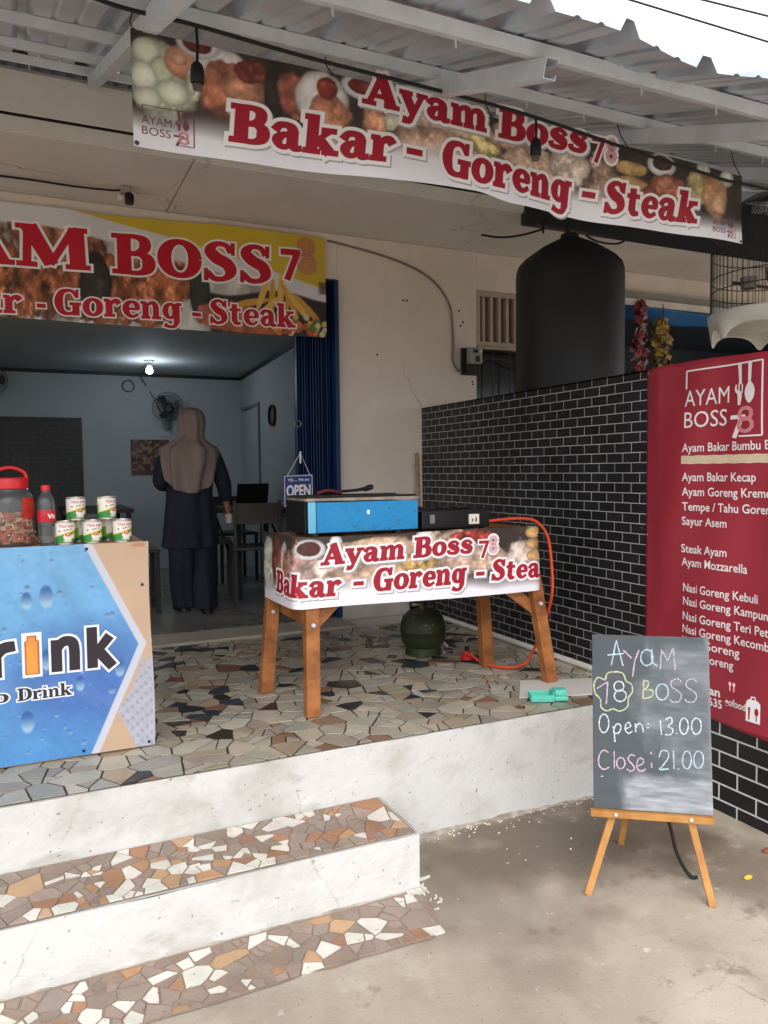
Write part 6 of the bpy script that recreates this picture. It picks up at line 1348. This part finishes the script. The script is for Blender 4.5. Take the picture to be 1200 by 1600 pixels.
mb = MB(); mb.tube(smooth_path([(1.10, 7.7, CZ - .03), (1.12, 8.3, CZ - .06), (1.20, RB - .01, 2.42), (1.27, RB - .01, 2.30), (1.37, RB - .01, 2.10)]), .005, 6); mb.tube([(1.02 + .06 * math.cos(a * .4), RB - .02, 2.40 + .06 * math.sin(a * .4)) for a in range(17)], .005, 6)
tag(mb.build('lamp_cable', m_wire, loc=(1.1, 7.7, 2.5), smooth=60), 'thin cable with a coil running from the bulb to the wall fan', 'cable')

# ================================================================== NEIGHBOUR'S STALL, SNACKS, BIRD CAGE
ns = thing('neighbour_stall', 'dark neighbouring stall with cream band, white awning edge and blue tarp', 'stall', (5.6, WY, 0))
mb = MB(); mb.box(4.352, 8.2, WY, WY + .16, 2.93, 3.108); mb.build('lintel', m_cream, ns)
mb = MB(); mb.box(4.352, 8.2, 4.96, WY - .002, 2.855, 2.935); mb.build('awning_beam', M('awning_grey', C(140, 138, 134), .6, .1), ns)
mb = MB(); mb.box(4.352, 8.2, 4.93, 4.958, 2.815, 2.868); mb.build('awning_edge', M('awning_white', C(214, 210, 204), .6), ns)
mb = MB(); mb.grid(lambda a, b: (4.352 + 3.8 * a, 4.97 + .09 * b + .012 * math.sin(a * 30), 2.815 - .10 * b + .010 * math.sin(a * 23) * b), 60, 8); mb.build('tarp', M('blue_tarp', C(34, 100, 160), .5, .15, 6), ns, smooth=60, solid=.002)
mb = MB(); mb.box(4.352, 8.2, 7.0, 7.1, 0, 3.1); mb.box(8.2, 8.3, 4.9, 7.1, 0, 3.1); mb.box(4.352, 8.2, 5.2, 7.0, 2.9, 2.928); mb.build('stall_wall', M('stall_dark_wall', C(70, 78, 90), .8, .15, 3), ns)
mb = MB(); mb.box(4.352, 7.5, 4.62, 4.98, 1.96, 2.0); mb.box(4.352, 7.5, 4.60, 4.98, 0, .9); mb.build('shelf', M('stall_wood', C(84, 66, 50), .7, .15, 6), ns)
def sachets(name, label, top, zlist, cols, wd, tilt=0):
    t = thing(name, label, 'snacks', (top[0], top[1], zlist[-1]))
    mb = MB(); mb.tube([top, (top[0] + .004, top[1], zlist[0])], .004, 5); mb.build('hook_cord', m_wire, t)
    mb = MB()
    for i, z in enumerate(zlist):
        for q in range(7):
            mb.ccur = jit(rng.choice(cols), 14); Rm = Matrix.Rotation(rng.uniform(-.7, .7), 3, 'Z') @ Matrix.Rotation(rng.uniform(-.9, .9) + tilt, 3, 'Y') @ Matrix.Rotation(rng.uniform(-.7, .7), 3, 'X')
            wv, hv = wd * rng.uniform(.6, 1.1), .024 * rng.uniform(.7, 1.4); o = Vector((top[0] + rng.uniform(-wd, wd) * .85 * (.4 + .6 * math.sin(2.8 * (i + 1) / len(zlist))), top[1] + rng.uniform(-.03, .03), z + rng.uniform(-.02, .02)))
            vs_ = [(-wv / 2, 0, -hv), (wv / 2, 0, -hv), (wv / 2, 0, hv), (-wv / 2, 0, hv), (0, -.009, 0), (0, .009, 0)]; vs_ = [Rm @ Vector(v) + o for v in vs_]
            mb.add(vs_, [(0, 1, 4), (1, 2, 4), (2, 3, 4), (3, 0, 4), (1, 0, 5), (2, 1, 5), (3, 2, 5), (0, 3, 5)])
    mb.build('sachet_strip', M('sachet_foil', (1, 1, 1, 1), .28, .25, 40, attr=True), t); return t
sachets('snack_garland', 'red garland of snack sachets hanging beside the black tank', (4.63, 4.90, 2.86), [2.82 - .036 * k for k in range(19)], [(122, 40, 44), (100, 34, 40), (142, 62, 64), (160, 146, 144), (80, 32, 38)], .065)
sachets('snack_garland', 'yellow and brown garland of snack sachets hanging right of the red one', (4.87, 4.90, 2.84), [2.68 - .038 * k for k in range(16)], [(168, 138, 56), (178, 152, 78), (100, 74, 46), (72, 60, 44), (146, 110, 60)], .095, .1)
mb = MB()
for i in range(70):
    mb.ccur = jit(rng.choice([(206, 176, 60), (120, 60, 40), (60, 50, 44), (170, 120, 50), (84, 70, 52), (70, 60, 60)]), 12); Rm = Matrix.Rotation(rng.random() * 6, 3, 'Z') @ Matrix.Rotation(rng.uniform(-.7, .7), 3, 'X'); o = (rng.uniform(4.98, 5.8), rng.uniform(4.68, 4.9), 2.02 + rng.random() * .12)
    mb.box(-.06, .06, -.04, .04, -.012, .012, Rm, o)
tag(mb.build('snack_heap', M('heap_foil', (1, 1, 1, 1), .35, .2, 30, attr=True), loc=(5.4, 4.8, 2.0), bev=.004), 'heap of yellow and brown snack bags on the stall shelf behind the red banner', 'snacks', kind='stuff')
mb = MB()
for k in range(7):
    mb.ccur = jit(rng.choice([(150, 120, 130), (180, 170, 176), (110, 70, 80), (140, 60, 70)]), 10); mb.box(4.40 + rng.uniform(-.01, .01), 4.56 + rng.uniform(-.01, .01), 4.66, 4.86, 2.002 + k * .026, 2.026 + k * .026)
tag(mb.build('packet_stack', M('packet_paper', (1, 1, 1, 1), .6, .12, 20, attr=True), loc=(4.6, 4.76, 2.0), bev=.004), 'stack of striped pinkish packets on the stall shelf beside the black tank', 'packets')
cg = thing('bird_cage', 'wire bird cage with a white scalloped base hanging under the canopy edge', 'cage', (3.62, 2.85, 2.17))
GXc, GYc, GR = 3.615, 2.86, .315
m_cw = M('cage_wire', C(64, 62, 62), .5, .1, 20, metal=.5); m_cb = M('cage_base_plastic', C(216, 212, 204), .4, .07, 5)
for k in range(62):
    a = 2 * math.pi * k / 62; q = (math.cos(a), math.sin(a)); mb = MB()
    mb.tube([(GXc + GR * .975 * q[0], GYc + GR * .975 * q[1], 2.275), (GXc + GR * .975 * q[0], GYc + GR * .975 * q[1], 2.72), (GXc + GR * .80 * q[0], GYc + GR * .80 * q[1], 2.82), (GXc + GR * .4 * q[0], GYc + GR * .4 * q[1], 2.885), (GXc + .02 * q[0], GYc + .02 * q[1], 2.90)], .0021, 4); mb.build('cage_bar', m_cw, cg)
for z in (2.285, 2.40, 2.47, 2.60, 2.72): mb = MB(); mb.tube([(GXc + GR * .975 * math.cos(a * .1309), GYc + GR * .975 * math.sin(a * .1309), z) for a in range(49)], .0028, 6); mb.build('hoop', m_cw, cg)
mb = MB(); NN = 96
def skirt(a, b):
    an = a * 2 * math.pi; sc = abs(math.sin(an * 3 + .5)) ** .7; low = 2.235 - .095 * (1 - sc) ** 1.6 - .03; r = GR * (1.02 + .03 * math.sin(b * 3.1)) - .10 * b * sc * GR
    return (GXc + r * math.cos(an), GYc + r * math.sin(an), 2.285 + (low - 2.285) * b)
mb.grid(skirt, NN, 10); mb.build('scalloped_skirt', m_cb, cg, smooth=60, solid=.004)
mb = MB(); mb.lathe([(0, 2.225), (GR * .8, 2.225), (GR * .94, 2.25), (GR * .99, 2.283), (GR * .96, 2.283), (GR * .9, 2.255), (0, 2.24)], (GXc, GYc, 0), 48, cap=False); mb.build('base_tray', m_cb, cg, smooth=50)
mb = MB(); mb.tube([(GXc, GYc, 2.895), (GXc, GYc, 2.97), (GXc + .02, GYc + .03, 3.0)], .004, 6); mb.build('hook', m_cw, cg)
mb = MB(); mb.tube([(GXc - GR * .95, GYc, 2.415), (GXc + GR * .95, GYc + .02, 2.42)], .008, 8); mb.build('perch', M('perch_wood', C(96, 76, 60), .8), cg)
mb = MB(); mb.lathe([(0, 0), (.035, 0), (.042, .055), (.038, .055), (.032, .005), (0, .005)], (GXc - GR * .82, GYc - .06, 2.375), 16, cap=False); mb.build('feeding_cup', M('feed_cup', C(120, 112, 106), .5), cg)
bd = thing('bird', 'small brown bird sitting inside the hanging wire cage', 'bird', (GXc + .01, GYc, 2.43))
Bb = [(GXc + .0, GYc - .0, 2.455), (GXc - .03, GYc - .01, 2.475), (GXc - .055, GYc - .015, 2.505), (GXc - .085, GYc - .02, 2.50), (GXc + .04, GYc + .005, 2.435), (GXc + .12, GYc + .01, 2.405)]
skin_mesh('body', Bb, [(0, 1), (1, 2), (2, 3), (0, 4), (4, 5)], [.032, .028, .020, .004, .022, (.014, .006)], M('bird_feather', C(118, 92, 78), .8, .25, 50), bd)
mb = MB()
for s in (-.012, .012): mb.tube([(GXc - .005, GYc + s, 2.43), (GXc - .008, GYc + s, 2.422)], .003, 5)
mb.build('leg', M('bird_leg', C(150, 110, 90), .6), bd)
